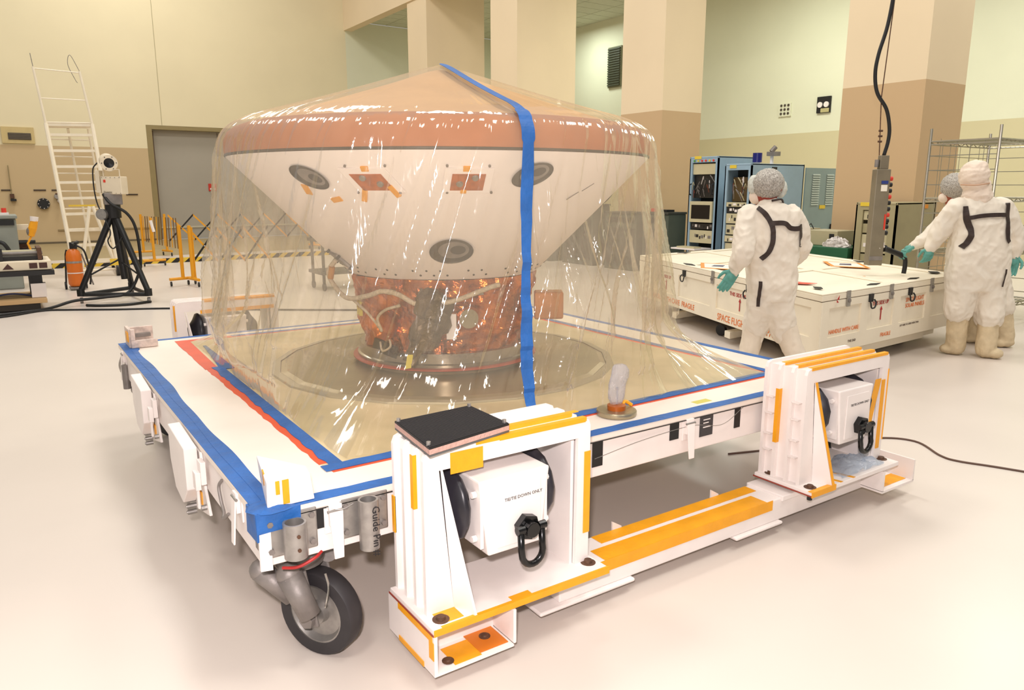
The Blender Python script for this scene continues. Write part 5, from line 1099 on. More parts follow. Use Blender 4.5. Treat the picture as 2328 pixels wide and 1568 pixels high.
MB().tube(bez([bo-RV*0.02+Vector((0, 0, 0.42)), bo-RV*0.09+Vector((0, 0, 0.3)), bo-RV*0.08+Vector((0, 0, -0.1)), (0.72, 9.5, 1.0), (0.68, 9.5, 0.85), (0.74, 9.5, 0.75), (0.86, 9.5, 0.9)]), 0.009, 7).obj('thin_cable', BT, tri, smooth=True)
hz = MB().tube(bez([bo+RV*0.02+Vector((0, 0, 0.0)), (0.76, 9.5, 1.36), (0.95, 9.48, 1.22), (1.04, 9.47, 1.0), (1.06, 9.47, 0.6), (1.02, 9.45, 0.4), (0.85, 9.4, 0.14), (0.55, 9.38, 0.1), (0.2, 9.4, 0.08), (-0.05, 9.3, 0.03), (-0.25, 9.15, 0.02), (-0.9, 8.9, 0.02)]), 0.02, 9).obj('thick_cable', BT, tri, smooth=True)
c = MB().tube(bez([(0.32, 9.3, 0.02), (0.5, 9.16, 0.02), (0.8, 9.08, 0.02), (1.1, 9.2, 0.02)]), 0.018, 8).obj('floor_cable', BT, None, smooth=True); tag(c, 'thick black cable looped on the floor between the tripod wheels', 'cable')
c = MB().tube(bez([(-1.5, 8.7, 0.012), (-0.65, 8.85, 0.012), (-0.2, 9.15, 0.012), (0.1, 9.05, 0.012), (0.6, 8.75, 0.012), (1.2, 8.45, 0.012), (1.64, 8.07, 0.012), (2.4, 7.5, 0.012), (3.4, 6.8, 0.012), (4.6, 6.1, 0.012)]), 0.012, 8).obj('floor_cable', BT, None, smooth=True); tag(c, 'long thin black cable running across the floor behind the dolly', 'cable')

# white rolling ladder
lad = thing('rolling_ladder', 'tall white rolling ladder behind the tripod camera', 'ladder', (0.75, 13.9, 0))
LW = mat('ladder_white', (240, 228, 204), 0.45)
# front climbing frame leans away: foot (z 0) at y=13.2, platform z 2.75 at y=14.4
fL0, fL1 = Vector((0.50, 13.25, 0.12)), Vector((0.36, 13.75, 2.68)); fR0, fR1 = Vector((1.19, 13.25, 0.12)), Vector((1.08, 13.75, 2.70))
MB().cyl(fL0, fL1, 0.035, n=8).obj('rail', LW, lad); MB().cyl(fR0, fR1, 0.035, n=8).obj('rail', LW, lad)
for k in range(9):
    f = (k+0.6)/9.3; a = fL0.lerp(fL1, f); b = fR0.lerp(fR1, f); MB().obox(a+Vector((0, 0, -0.02)), b-a, (0, 0.14, 0), (0, 0, 0.045)).obj('tread', LW, lad)
MB().obox(fL1+Vector((0, 0, -0.04)), fR1-fL1, (0, 0.55, 0), (0, 0, 0.05)).obj('platform', LW, lad)
hL, hR = Vector((0.27, 13.75, 3.62)), Vector((0.97, 13.75, 3.60))
MB().cyl(fL1, hL, 0.022, n=8).obj('hand_rail', LW, lad); MB().cyl(fR1, hR, 0.022, n=8).obj('hand_rail', LW, lad)
for f in (0.02, 0.45, 0.97): MB().cyl(fL1.lerp(hL, f), fR1.lerp(hR, f), 0.012, n=6).obj('cross_rail', LW, lad)
MB().cyl(hL, hL+Vector((-0.02, 0.02, 0.22)), 0.006, n=5).obj('whip_wire', CAST, lad)
MB().tube(bez([hR, hR+Vector((-0.12, 0, 0.26)), hR+Vector((-0.17, 0, 0.1)), hR+Vector((-0.08, 0, -0.15)), hR+Vector((-0.05, 0, -0.2))]), 0.005, 5).obj('whip_wire', CAST, lad)
bL0, bL1 = Vector((0.6, 14.9, 0.12)), Vector((0.40, 14.3, 2.65)); bR0, bR1 = Vector((1.3, 14.9, 0.12)), Vector((1.06, 14.3, 2.65))
for a, b in ((bL0, bL1), (bR0, bR1), ((bL0+bR0)/2, (bL1+bR1)/2)): MB().cyl(a, b, 0.022, n=8).obj('rear_post', LW, lad)
for f in (0.25, 0.42, 0.55, 0.68, 0.8, 0.92): MB().cyl(bL0.lerp(bL1, f), bR0.lerp(bR1, f), 0.012, n=6).obj('rear_rung', LW, lad)
for a, b in ((fL0, bL0), (fR0, bR0), (bL0, bR0), (fL0, fR0)): MB().cyl(a, b, 0.022, n=8).obj('base_tube', LW, lad)
MB().cyl((0.85, 13.3, 1.25), (0.62, 13.3, 0.15), 0.03, n=8).obj('front_strut', LW, lad); MB().cyl((0.9, 13.3, 1.25), (1.16, 13.3, 0.2), 0.03, n=8).obj('front_strut', LW, lad)
for p in (fL0, fR0, bL0, bR0): MB().cyl((p.x-0.03, p.y, 0.10), (p.x+0.03, p.y, 0.10), 0.10, n=18).obj('wheel', BLACK, lad)
MB().obox(fL0.lerp(fL1, 0.44)+Vector((0.1, -0.01, 0)), (0.42, 0, 0), (0, 0.01, 0), (0, 0, 0.03)).obj('yellow_stripe', YEL, lad)
MB().box(1.06, 13.1, 0.2, 1.28, 13.12, 0.32).obj('hazard_plate', YEL, lad)
# orange cylinder on a hand truck
ext = thing('fire_extinguisher', 'large orange fire extinguisher on a two-wheeled cart in front of the ladder', 'extinguisher', (0.38, 11.4, 0))
OC = mat('cylinder_orange', (218, 112, 24), 0.4)
MB().lathe([(0.0, 0.06), (0.09, 0.06), (0.11, 0.1), (0.11, 0.52), (0.09, 0.60), (0.05, 0.64), (0.0, 0.65)], (0.38, 11.4, 0), n=24).obj('cylinder', OC, ext, smooth=True, autos=True)
MB().lathe([(0.112, 0.42), (0.114, 0.42), (0.114, 0.45), (0.112, 0.45)], (0.38, 11.4, 0), n=24).obj('band', STEEL, ext); MB().lathe([(0.112, 0.26), (0.114, 0.26), (0.114, 0.275), (0.112, 0.275)], (0.38, 11.4, 0), n=24).obj('band', WHITE, ext)
MB().box(0.34, 11.36, 0.64, 0.44, 11.44, 0.74).cyl((0.36, 11.3, 0.70), (0.46, 11.5, 0.73), 0.03, n=8).obj('valve', BLACK, ext)
MB().tube(bez([(0.42, 11.38, 0.70), (0.52, 11.35, 0.62), (0.56, 11.33, 0.45), (0.58, 11.3, 0.25), (0.56, 11.3, 0.08)]), 0.014, 7).obj('hose', BLACK, ext, smooth=True)
MB().tube([(0.24, 11.5, 0.05), (0.28, 11.5, 0.55), (0.30, 11.5, 0.62)], 0.014, 7).obj('cart_frame', BLACK, ext); MB().tube([(0.62, 11.5, 0.05), (0.50, 11.5, 0.55)], 0.012, 7).obj('cart_frame', CAST, ext)
MB().box(0.28, 11.28, 0.02, 0.50, 11.52, 0.05).obj('cart_base', CAST, ext)
for x in (0.24, 0.52): MB().cyl((x-0.015, 11.52, 0.06), (x+0.015, 11.52, 0.06), 0.06, n=14).obj('wheel', BLACK, ext)

# yellow expanding barriers
YB = mat('barrier_yellow', (226, 156, 22), 0.45); BB = mat('barrier_black', (20, 18, 16), 0.45)
def barrier_foot(parent, x, y, dx, h=0.98, m=YB):
    MB().cyl((x, y, 0.12), (x, y, h), 0.028, n=8).obj('post', m, parent)
    MB().cyl((x-dx[0]*0.22, y-dx[1]*0.22, 0.12), (x+dx[0]*0.22, y+dx[1]*0.22, 0.12), 0.025, n=8).obj('foot_bar', m, parent)
    for s in (-1, 1):
        q = (x+s*dx[0]*0.2, y+s*dx[1]*0.2); MB().cyl((q[0]-0.012, q[1], 0.045), (q[0]+0.012, q[1], 0.045), 0.04, n=14).obj('wheel', BLACK, parent)
b1 = thing('folding_barrier', 'yellow and black expanding barrier, nearest of the barriers, partly behind the film', 'barrier', (1.95, 10.93, 0))
barrier_foot(b1, 1.87, 10.98, (0.97, 0.25)); barrier_foot(b1, 1.99, 10.80, (0.2, -0.98))
def bars(par, P, n, w, h0, h1, alt=True):
    """scissor lattice from P along w per cell"""
    P = Vector(P); w = Vector(w)
    for k in range(n):
        a = P+w*k; 
        MB().obox(a+Vector((0, 0, h0))-Vector((0, 0, 0.025)), w+Vector((0, 0, h1-h0)), (0, 0.01, 0), (0, 0, 0.05)).obj('lattice_bar', BB if alt else YB, par)
        MB().obox(a+Vector((0, 0.012, h1))-Vector((0, 0, 0.025)), w+Vector((0, 0, h0-h1)), (0, 0.01, 0), (0, 0, 0.05)).obj('lattice_bar', YB, par)
        MB().cyl(a+w*0.5+Vector((0, -0.01, (h0+h1)/2)), a+w*0.5+Vector((0, 0.03, (h0+h1)/2)), 0.014, n=8).obj('pivot', CHROME, par)
bars(b1, (2.0, 10.85, 0), 3, (0.45, 0.1, 0), 0.36, 0.92)
MB().cyl((2.03, 10.83, 0.15), (2.03, 10.83, 0.95), 0.018, n=8).obj('end_bar', YB, b1)
b2 = thing('folding_barrier', 'yellow and black expanding barrier reaching across before the grey door', 'barrier', (3.1, 17.0, 0))
barrier_foot(b2, 2.72, 17.2, (0.3, -0.95)); bars(b2, (2.80, 17.2, 0), 6, (0.56, 0.0, 0), 0.36, 0.95)
barrier_foot(b2, 6.3, 17.2, (0.3, -0.95))
b3 = thing('folding_barrier', 'collapsed yellow barrier with close brown bars, leftmost of the barriers', 'barrier', (2.2, 17.0, 0))
barrier_foot(b3, 2.22, 17.25, (0.99, 0.1)); barrier_foot(b3, 2.04, 14.7, (0.99, 0.1), 0.98)
BR = mat('barrier_brown', (110, 76, 30), 0.5)
for k in range(15):
    f = k/14; MB().cyl((2.26+0.28*f**1.2*1.4, 17.2-1.9*f*0.9, 0.36-0.08*f), (2.26+0.28*f*1.4, 17.2-1.9*f*0.9, 0.94), 0.010, n=6).obj('bar', BR if k % 3 else YB, b3)
w1 = MB().cyl((2.07, 14.66, 0.7), (2.03, 14.68, 0.93), 0.03, n=8).obj('white_sleeve', WHITE, b3)

# low cart at lower left with black rubber edge
cart = thing('test_cart', 'low white equipment cart with black bumper and dark hazard marks at the left edge', 'cart', (-0.6, 9.3, 0))
MB().box(-1.9, 9.35, 0.52, -0.02, 10.1, 0.64).obj('top_box', TW, cart, bevel=0.01)
MB().box(-1.9, 9.30, 0.455, -0.0, 10.12, 0.515).obj('bumper', BLACK, cart)
mk = mat('mark_brown', (70, 36, 26), 0.5)
MB().prism([(-0.56, 9.349, 0.545), (-0.44, 9.349, 0.545), (-0.50, 9.349, 0.615)], (0, -0.004, 0)).obj('triangle_mark', mk, cart)
for x in (-0.27, -0.16, -0.68): MB().box(x, 9.345, 0.545, x+0.09, 9.35, 0.615).obj('square_mark', mk, cart, bevel=0.006)
MB().box(-1.9, 9.5, 0.645, -0.1, 9.98, 0.69).obj('tray', BLACK, cart); MB().cyl((-1.9, 9.55, 0.73), (-0.10, 9.55, 0.73), 0.022, n=8).obj('roller', CAST, cart); MB().cyl((-1.9, 9.75, 0.74), (-0.1, 9.75, 0.74), 0.022, n=8).obj('roller', PANEL, cart)
MB().box(-0.16, 9.45, 0.645, -0.11, 10.0, 0.80).obj('bracket', RUST, cart); MB().box(-0.6, 9.45, 0.645, -0.54, 9.6, 0.80).obj('bracket', BLACK, cart)
for x in (-1.7, -0.28): MB().box(x, 9.4, 0.16, x+0.17, 9.55, 0.34).obj('white_block', WHITE, cart); MB().box(x+0.02, 9.5, 0.14, x+0.20, 9.9, 0.455).obj('leg_post', BLACK, cart) if False else None
for x, y in ((-1.7, 9.45), (-0.28, 9.45), (-0.28, 9.95), (-1.7, 9.95)): MB().box(x, y, 0.16, x+0.14, y+0.1, 0.455).obj('leg', STEEL if x < -1 else BLACK, cart)
TN = mat('plywood_tan', (196, 160, 112), 0.6)
MB().box(-1.9, 9.25, 0.10, -0.12, 10.2, 0.155).obj('lower_board', TN, cart, bevel=0.004); MB().box(-1.9, 9.28, 0.02, -0.2, 10.1, 0.10).obj('under_frame', DARKN, cart)
MB().tube(bez([(-0.8, 9.5, 0.18), (-0.5, 9.45, 0.22), (-0.3, 9.5, 0.18), (-0.2, 9.45, 0.17)]), 0.012, 7).obj('blue_cable', mat('cable_blue', (40, 50, 90)), cart, smooth=True)
# grey blue console behind it
con = thing('test_console', 'grey-blue console cabinet at the far left edge behind the low cart', 'console', (-0.7, 12.2, 0))
CB = mat('console_blue', (140, 144, 134), 0.55, var=0.06)
MB().box(-1.4, 12.0, 0.0, -0.30, 12.8, 1.10).obj('body', CB, con, bevel=0.02); MB().box(-1.4, 11.97, 1.0, -0.33, 12.0, 1.08).obj('dark_slot', BLACK, con); MB().box(-1.42, 11.95, 1.10, -0.28, 12.82, 1.15).obj('top', CB, con, bevel=0.01)
MB().box(-0.30, 12.1, 0.92, -0.14, 12.3, 1.0).obj('side_shelf', TW, con); MB().box(-0.30, 12.1, 0.45, -0.18, 12.3, 0.75).obj('side_box', RUST, con)
for z in (0.73, 0.60): MB().cyl((-0.3, 12.05, z), (-0.08, 12.0, z), 0.03, n=8).obj('side_arm', BLACK, con)
MB().tube(bez([(-0.6, 11.95, 0.75), (-0.5, 11.9, 0.72), (-0.42, 11.9, 0.55), (-0.40, 11.9, 0.4)]), 0.03, 8).obj('black_hose', BLACK, con, smooth=True)
t = thing('indicator_lamp', 'small red lamp on top of the far left console', 'lamp', (-0.42, 12.2, 1.15)); MB().box(-0.50, 12.15, 1.152, -0.38, 12.25, 1.19).obj('base', WHITE, t); MB().cyl((-0.44, 12.2, 1.19), (-0.44, 12.2, 1.26), 0.035, n=12).obj('lens', RLED, t)
t = thing('hand_tool', 'orange and white bagged hand tool on a stalk beside the console', 'tool', (-0.1, 11.8, 0.6))
MB().tube([(-0.13, 11.8, 0.83), (-0.10, 11.8, 0.95), (-0.06, 11.8, 1.08)], [0.04, 0.06, 0.05], 10).obj('orange_body', ORANGE, t); MB().tube([(-0.07, 11.8, 1.06), (-0.06, 11.8, 1.13)], [0.055, 0.06], 9).obj('white_cap', WHITE, t)
MB().sphere((-0.14, 11.82, 0.90), 0.05, 10, (1, 1, 1.5)).obj('grey_bag', CAST, t); MB().tube([(-0.17, 11.8, 0.45), (-0.16, 11.8, 0.62), (-0.19, 11.8, 0.72), (-0.13, 11.8, 0.83)], 0.016, 7).obj('stalk', ORANGE, t)
MB().cyl((-0.26, 11.82, 0.60), (-0.10, 11.8, 0.62), 0.02, n=8).cyl((-0.17, 11.8, 0.02), (-0.17, 11.8, 0.47), 0.012, n=6).obj('holder', BLACK, t)
# things standing behind the film at the left: dark blurred cart
t = thing('utility_cart', 'dark grey utility cart seen blurred through the left side of the film', 'cart', (4.0, 9.0, 0))
for z in (0.25, 0.75, 1.2): MB().box(3.5, 9.0, z, 4.9, 9.6, z+0.05).obj('tray', DGT, t)
for x in (3.55, 4.83):
    for y in (9.05, 9.53): MB().cyl((x, y, 0.08), (x, y, 1.25), 0.025, n=8).obj('post', DGT, t); MB().cyl((x-0.015, y, 0.06), (x+0.015, y, 0.06), 0.06, n=12).obj('wheel', BLACK, t)
MB().box(3.7, 9.1, 0.8, 4.3, 9.5, 1.1).obj('grey_case', CB, t); MB().box(4.4, 9.1, 0.8, 4.75, 9.5, 1.0).obj('orange_case', ORANGE, t)
# lifting frame at the back
bf = thing('lifting_frame', 'white steel portal stand with orange tape behind the far side of the dolly', 'frame', (0.8, 3.35, 0))
portal(0.39, 0.70, 3.32, 3.50, 0.79, 0.24, bf, eye=False, word=False)
MB().box(0.55, 3.30, 0.70, 1.06, 3.303, 0.725).obj('orange_tape', ORANGE, bf)
MB().box(0.37, 3.24, 0.06, 2.9, 3.50, 0.215).obj('long_beam', WHITE, bf, bevel=0.005)
# ================================================================ PEOPLE
SUIT = mat('suit_white', (232, 222, 206), 0.75, var=0.05, nscale=5, bump=0.35, bscale=14)
SUITH = mat('hood_white', (232, 214, 196), 0.75, var=0.06, nscale=12, bump=0.3, bscale=30)
BOOT = mat('boot_cream', (216, 196, 160), 0.7, var=0.12, nscale=14, bump=0.4, bscale=25)
BOOTW = mat('boot_white', (226, 212, 192), 0.75, var=0.08, nscale=8, bump=0.4, bscale=18)
GLOVE = mat('glove_teal', (92, 160, 148), 0.5, var=0.12, nscale=30)
SKIN = mat('skin', (150, 70, 50), 0.6, var=0.1)
SKINL = mat('skin_light', (206, 140, 110), 0.6, var=0.1)
STRAP = mat('harness_brown', (52, 36, 30), 0.6, var=0.3, nscale=30)
def hair_net_material():
    m = bpy.data.materials.new('hair_net'); m.use_nodes = True; nt = m.node_tree; b = nt.nodes['Principled BSDF']
    tc = nt.nodes.new('ShaderNodeTexCoord'); v = nt.nodes.new('ShaderNodeTexNoise'); v.inputs['Scale'].default_value = 130; v.inputs['Detail'].default_value = 3
    nt.links.new(tc.outputs['Object'], v.inputs['Vector']); r = nt.nodes.new('ShaderNodeValToRGB'); nt.links.new(v.outputs[0], r.inputs[0])
    r.color_ramp.elements[0].color = rgb(128, 122, 114); r.color_ramp.elements[0].position = 0.36; r.color_ramp.elements[1].color = rgb(198, 192, 182); r.color_ramp.elements[1].position = 0.66
    nt.links.new(r.outputs[0], b.inputs['Base Color']); b.inputs['Roughness'].default_value = 0.6; b.inputs['Alpha'].default_value = 1
    return m
NET = hair_net_material()
NETC = mat('net_puff', (206, 208, 198), 0.5, var=0.2, nscale=40)
def remesh(mb, name, m, voxel, parent, smooth_it=4, wrinkle=0.0, wscale=10, wz=0.5, decim=None):
    o = mb.obj('tmp', m)
    r = o.modifiers.new('r', 'REMESH'); r.mode = 'VOXEL'; r.voxel_size = voxel
    s = o.modifiers.new('s', 'SMOOTH'); s.factor = 0.6; s.iterations = smooth_it
    bpy.context.view_layer.update()
    me = bpy.data.meshes.new_from_object(o.evaluated_get(bpy.context.evaluated_depsgraph_get())); bpy.data.objects.remove(o)
    if wrinkle:
        ns = [v.normal.copy() for v in me.vertices]
        for v, nn in zip(me.vertices, ns):
            c = v.co; q = Vector((c.x*wscale, c.y*wscale, c.z*wscale*wz))
            f = (1-abs(noise.noise(q))*3)*0.6+(1-abs(noise.noise(q*2.3+Vector((9, 3, 1))))*3)*0.3
            v.co = c+nn*wrinkle*f
    for p in me.polygons: p.use_smooth = True
    me.name = name; me.materials.clear(); me.materials.append(m)
    ob = bpy.data.objects.new(name, me); COL.objects.link(ob)
    if parent is not None: ob.parent = parent; ob.matrix_parent_inverse = Matrix.Translation(-parent_world(parent))
    return ob
def limb(mb, pts, rs, flat=1.0, n=14):
    pts = [Vector(p) for p in pts]; mb.tube(bez(pts, 4), [rs[min(int(i/4), len(rs)-2)]*(1-(i % 4)/4)+rs[min(int(i/4)+1, len(rs)-1)]*((i % 4)/4) if i < 4*(len(pts)-1) else rs[-1] for i in range(4*(len(pts)-1)+1)], n, True, flat)
    for p, r in zip(pts, rs): mb.sphere(p, r*0.98, 12)
    return mb
def rings(mb, secs, side, n=20):
    """torso: (centre, half width, half depth) stacked; side = unit vector across the shoulders"""
    side = Vector(side).normalized(); fwd = Vector((0, 0, 1)).cross(side).normalized(); vs = []
    for c, a, b in secs:
        c = Vector(c)
        for k in range(n):
            t = 2*PI*k/n; ct, st = math.cos(t), math.sin(t); ct = math.copysign(abs(ct)**0.8, ct); st = math.copysign(abs(st)**0.8, st)
            vs.append(c+side*a*ct+fwd*b*st)
    m = len(secs); fs = [(i*n+k, i*n+(k+1) % n, (i+1)*n+(k+1) % n, (i+1)*n+k) for i in range(m-1) for k in range(n)]+[tuple(range(n-1, -1, -1)), tuple((m-1)*n+k for k in range(n))]
    mb.add(vs, fs)
def hand(wrist, direc, palm_n, parent, curl=0.5, s=1.0, spread=0.12, thumb=1, name='glove'):
    """palm, four fingers of unequal length with bends, thumb from the side of the palm"""
    w = Vector(wrist); d = Vector(direc).normalized(); n = Vector(palm_n); n = (n-d*n.dot(d)).normalized(); x = d.cross(n)
    mb = MB()
    mb.tube([w-d*0.03*s, w+d*0.02*s], [0.03*s, 0.030*s], 12)
    mb.obox(w-x*0.038*s-n*0.013*s+d*0.01*s, x*0.076*s, d*0.085*s, n*0.026*s); mb.sphere(w+d*0.05*s, 0.034*s, 12, (1, 1, 1))
    for k, (L_, off) in enumerate(((0.072, -0.029), (0.082, -0.010), (0.077, 0.010), (0.060, 0.029))):
        b = w+d*0.085*s+x*off*s; a = curl*(0.8+0.15*k); pts = [b-d*0.02*s, b]; dd = d+x*off*spread*12
        ang = 0
        for seg, fr in ((0, 0.45), (1, 0.32), (2, 0.23)):
            ang += a*(0.6 if seg == 0 else 0.8); v = (dd.normalized()*math.cos(ang)+n*math.sin(ang)); pts.append(pts[-1]+v*L_*fr*s)
        mb.tube(pts, [0.0105*s, 0.0105*s, 0.0098*s, 0.009*s, 0.007*s], 8)
        for p in pts[1:]: mb.sphere(p, 0.0088*s, 8)
    b = w+d*0.025*s-x*0.03*s*thumb; pts = [b, b+(-x*thumb*0.75+d*0.6+n*0.25).normalized()*0.036*s, b+(-x*thumb*0.75+d*0.6+n*0.25).normalized()*0.036*s+(-x*thumb*0.25+d+n*0.4).normalized()*0.03*s, b+(-x*thumb*0.75+d*0.6+n*0.25).normalized()*0.036*s+(-x*thumb*0.1+d+n*0.5).normalized()*0.052*s]
    mb.tube(pts, [0.016*s, 0.0125*s, 0.011*s, 0.008*s], 8)
    for p in pts[1:]: mb.sphere(p, 0.0095*s, 8)
    return remesh(mb, name, GLOVE, 0.0045, parent, 2)
def head_mesh(mb, c, fwd, s=1.0):
    c = Vector(c); f = Vector(fwd).normalized(); x = f.cross(Vector((0, 0, 1))).normalized(); u = x.cross(f)
    mb.sphere(c+u*0.02, 0.085*s, 16, (1, 1, 1.18)); mb.sphere(c+f*0.03-u*0.03, 0.066*s, 14, (1, 1, 1.2)); mb.sphere(c-f*0.025+u*0.02, 0.088*s, 14)
    mb.tube([c+f*0.095+u*0.01, c+f*0.115-u*0.03], [0.010, 0.016], 8)   # nose
    mb.sphere(c+f*0.088-u*0.068, 0.022, 8, (1.2, 1.2, 0.6)); mb.sphere(c+f*0.078-u*0.105, 0.025, 8)   # mouth, chin
    for q in (-1, 1):
        mb.sphere(c+x*0.086*q-u*0.01, 0.026, 8, (0.7, 0.9, 1.2)); mb.sphere(c+f*0.078+x*0.032*q+u*0.012, 0.014, 8)   # ears, eye mounds
    return mb
def person(name_label, root, P, facing, side, suit_w, cfg):
    t = thing('person', name_label, 'person', root)
    # continuous body inside the clothing
    mb = MB(); head_mesh(mb, P['head'], facing, cfg.get('hs', 1.0))
    limb(mb, [P['head']-Vector((0, 0, 0.06)), P['neck'], P['chest']], [0.055, 0.058, 0.09])
    rings(mb, [(P['pelvis'], 0.15, 0.10), (P['waist'], 0.13, 0.09), (P['chest'], 0.16, 0.10), (P['neck']-Vector((0, 0, 0.03)), 0.07, 0.06)], side)
    for a in ('armL', 'armR'): limb(mb, [P['chest']+(P[a][0]-P['chest'])*0.3]+P[a], [0.07, 0.055, 0.042, 0.028])
    for a in ('legL', 'legR'): limb(mb, [P['pelvis']]+P[a], [0.11, 0.085, 0.055, 0.04])
    o = remesh(mb, 'body', cfg.get('skin', SKIN), 0.014, t, 3)
    return t
def V(*a): return Vector(a)

# ---- person 1: walking away beside the crate
P1 = dict(head=V(4.345, 1.552, 1.553), neck=V(4.367, 1.536, 1.44), chest=V(4.385, 1.525, 1.30), waist=V(4.403, 1.515, 1.02), pelvis=V(4.41, 1.508, 0.80),
          armL=[V(4.235, 1.63, 1.34), V(4.138, 1.58, 1.09), V(4.165, 1.67, 0.93)], armR=[V(4.515, 1.435, 1.34), V(4.625, 1.42, 1.12), V(4.70, 1.55, 0.96)],
          legL=[V(4.36, 1.55, 0.76), V(4.40, 1.63, 0.44), V(4.31, 1.64, 0.09)], legR=[V(4.47, 1.47, 0.76), V(4.53, 1.46, 0.46), V(4.60, 1.30, 0.16)])
face1 = -RV*0.75+HV*0.55; sd = (RV*0.9-HV*0.15).normalized()
t1 = person('person in white coverall with dark harness straps walking away beside the crate', (4.40, 1.51, 0), P1, face1, sd, 0, dict(skin=mat('skin_red', (146, 56, 42), 0.6)))
mb = MB()
rings(mb, [(P1['pelvis']-V(0, 0, 0.10), 0.165, 0.13), (P1['pelvis'], 0.185, 0.15), (P1['waist'], 0.19, 0.155), (P1['waist']+V(0, 0, 0.16), 0.195, 0.155), (P1['chest'], 0.205, 0.14), (P1['chest']+V(0, 0, 0.09), 0.19, 0.12), (P1['neck']+V(0, 0, 0.0), 0.085, 0.075), (P1['neck']+V(0, 0, 0.035), 0.07, 0.065)], sd)
limb(mb, [P1['chest']+sd*-0.12+V(0, 0, 0.02), P1['armL'][0], P1['armL'][1], P1['armL'][1].lerp(P1['armL'][2], 0.5), P1['armL'][2]], [0.09, 0.088, 0.082, 0.07, 0.045])
limb(mb, [P1['chest']+sd*0.12+V(0, 0, 0.02), P1['armR'][0], P1['armR'][1], P1['armR'][2]], [0.09, 0.08, 0.078, 0.05])
limb(mb, [P1['pelvis']-sd*0.06, P1['legL'][0]-V(0, 0, 0.08), P1['legL'][1], P1['legL'][1]-V(0, 0, 0.06)], [0.12, 0.115, 0.092, 0.078])
limb(mb, [P1['pelvis']+sd*0.06, P1['legR'][0]-V(0, 0, 0.08), P1['legR'][1], P1['legR'][1]-V(-0.02, 0.03, 0.06)], [0.12, 0.118, 0.098, 0.080])
remesh(mb, 'coverall', SUIT, 0.010, t1, 4, 0.014, 9, 0.8)
mb = MB(); limb(mb, [P1['legL'][1]+V(0, 0, 0.05), P1['legL'][1].lerp(P1['legL'][2], 0.5), P1['legL'][2]], [0.088, 0.078, 0.072]); mb.sphere(V(4.25, 1.72, 0.05), 0.055, 12, (1.2, 1.5, 0.8)); mb.sphere(V(4.28, 1.67, 0.045), 0.06, 12, (1, 1, 0.7)); remesh(mb, 'boot', BOOTW, 0.01, t1, 3, 0.006, 14)
mb = MB(); limb(mb, [P1['legR'][1]+V(0, 0, 0.05), P1['legR'][1].lerp(P1['legR'][2], 0.5), P1['legR'][2]], [0.090, 0.080, 0.072]); mb.sphere(V(4.585, 1.37, 0.08), 0.055, 12, (1.1, 1.5, 0.9)); mb.sphere(V(4.56, 1.42, 0.05), 0.05, 12, (1, 1, 0.9)); remesh(mb, 'boot', BOOTW, 0.01, t1, 3, 0.006, 14)
hand(P1['armL'][2], V(-0.10, 0.02, -0.40)+(-RV)*0.14, HV, t1, 0.25, 1.15, 0.2, 1)
hand(P1['armR'][2], HV+V(0, 0, -0.3), -RV, t1, 0.5, 1.1)
# hair net with puffed rim, mask
mb = MB(); mb.sphere(P1['head']+V(0, 0, 0.036), 0.118, 20, (1, 1, 0.98)); hn = remesh(mb, 'hair_net', NET, 0.010, t1, 2, 0.006, 30, 1)
fdir = face1.normalized()
mb = MB(); q = P1['head']
mb.sphere(q+RV*0.098+V(0, 0, 0.0), 0.05, 12, (0.8, 1, 1.4)); mb.sphere(q-RV*0.10+V(0, 0, 0.03)+HV*0.03, 0.05, 12, (0.8, 1, 1.5)); remesh(mb, 'net_rim', NETC, 0.008, t1, 2, 0.006, 26, 1)
mb = MB(); mb.sphere(q+fdir*0.085-V(0, 0, 0.055), 0.055, 14, (1, 1, 1.15)); remesh(mb, 'face_mask', SUITH, 0.008, t1, 2, 0.003, 20)
MB().tube(bez([P1['neck']+sd*-0.02-HV*0.085+V(0, 0, 0.025), P1['neck']+sd*0.05-HV*0.075+V(0, 0, 0.035), P1['neck']+sd*0.085-HV*0.02+V(0, 0, 0.01)], 5), 0.008, 7).obj('neck_cord', STRAP, t1, smooth=True)
def strap(body, pts, wid, parent, out_c, push=0.012, name='harness_strap', flatdir=None):
    """belt laid over the clothing: flat ribbon through pts, faced away from out_c"""
    P = bez(pts, 6); A = []; B = []
    for i, p in enumerate(P):
        tn = (P[min(i+1, len(P)-1)]-P[max(i-1, 0)]).normalized(); n = (p-Vector(out_c)); n.z *= 0.3; n = (n-tn*n.dot(tn)).normalized(); s_ = tn.cross(n)
        A.append(p+n*push+s_*wid/2); B.append(p+n*push-s_*wid/2)
    nn = (P[len(P)//2]-Vector(out_c)).normalized()*0.006
    return MB().strip(A, B, nn).obj(name, STRAP, parent)
def on_body(coverall, u_side, z, P, back=True):
    """point on the coverall's back at sideways offset u and height z (ray cast on the mesh)"""
    o = P['chest']+sdir*u_side; o = Vector((o.x, o.y, z)); d = (HV if back else -HV)
    ok, loc, nrm, idx = coverall.ray_cast(o-d*0.8, d)
    return (loc if ok else o-d*0.15)-d*0.004
bpy.context.view_layer.update()
def cov(t): 
    return [c for c in t.children if c.name.startswith('coverall')][0]
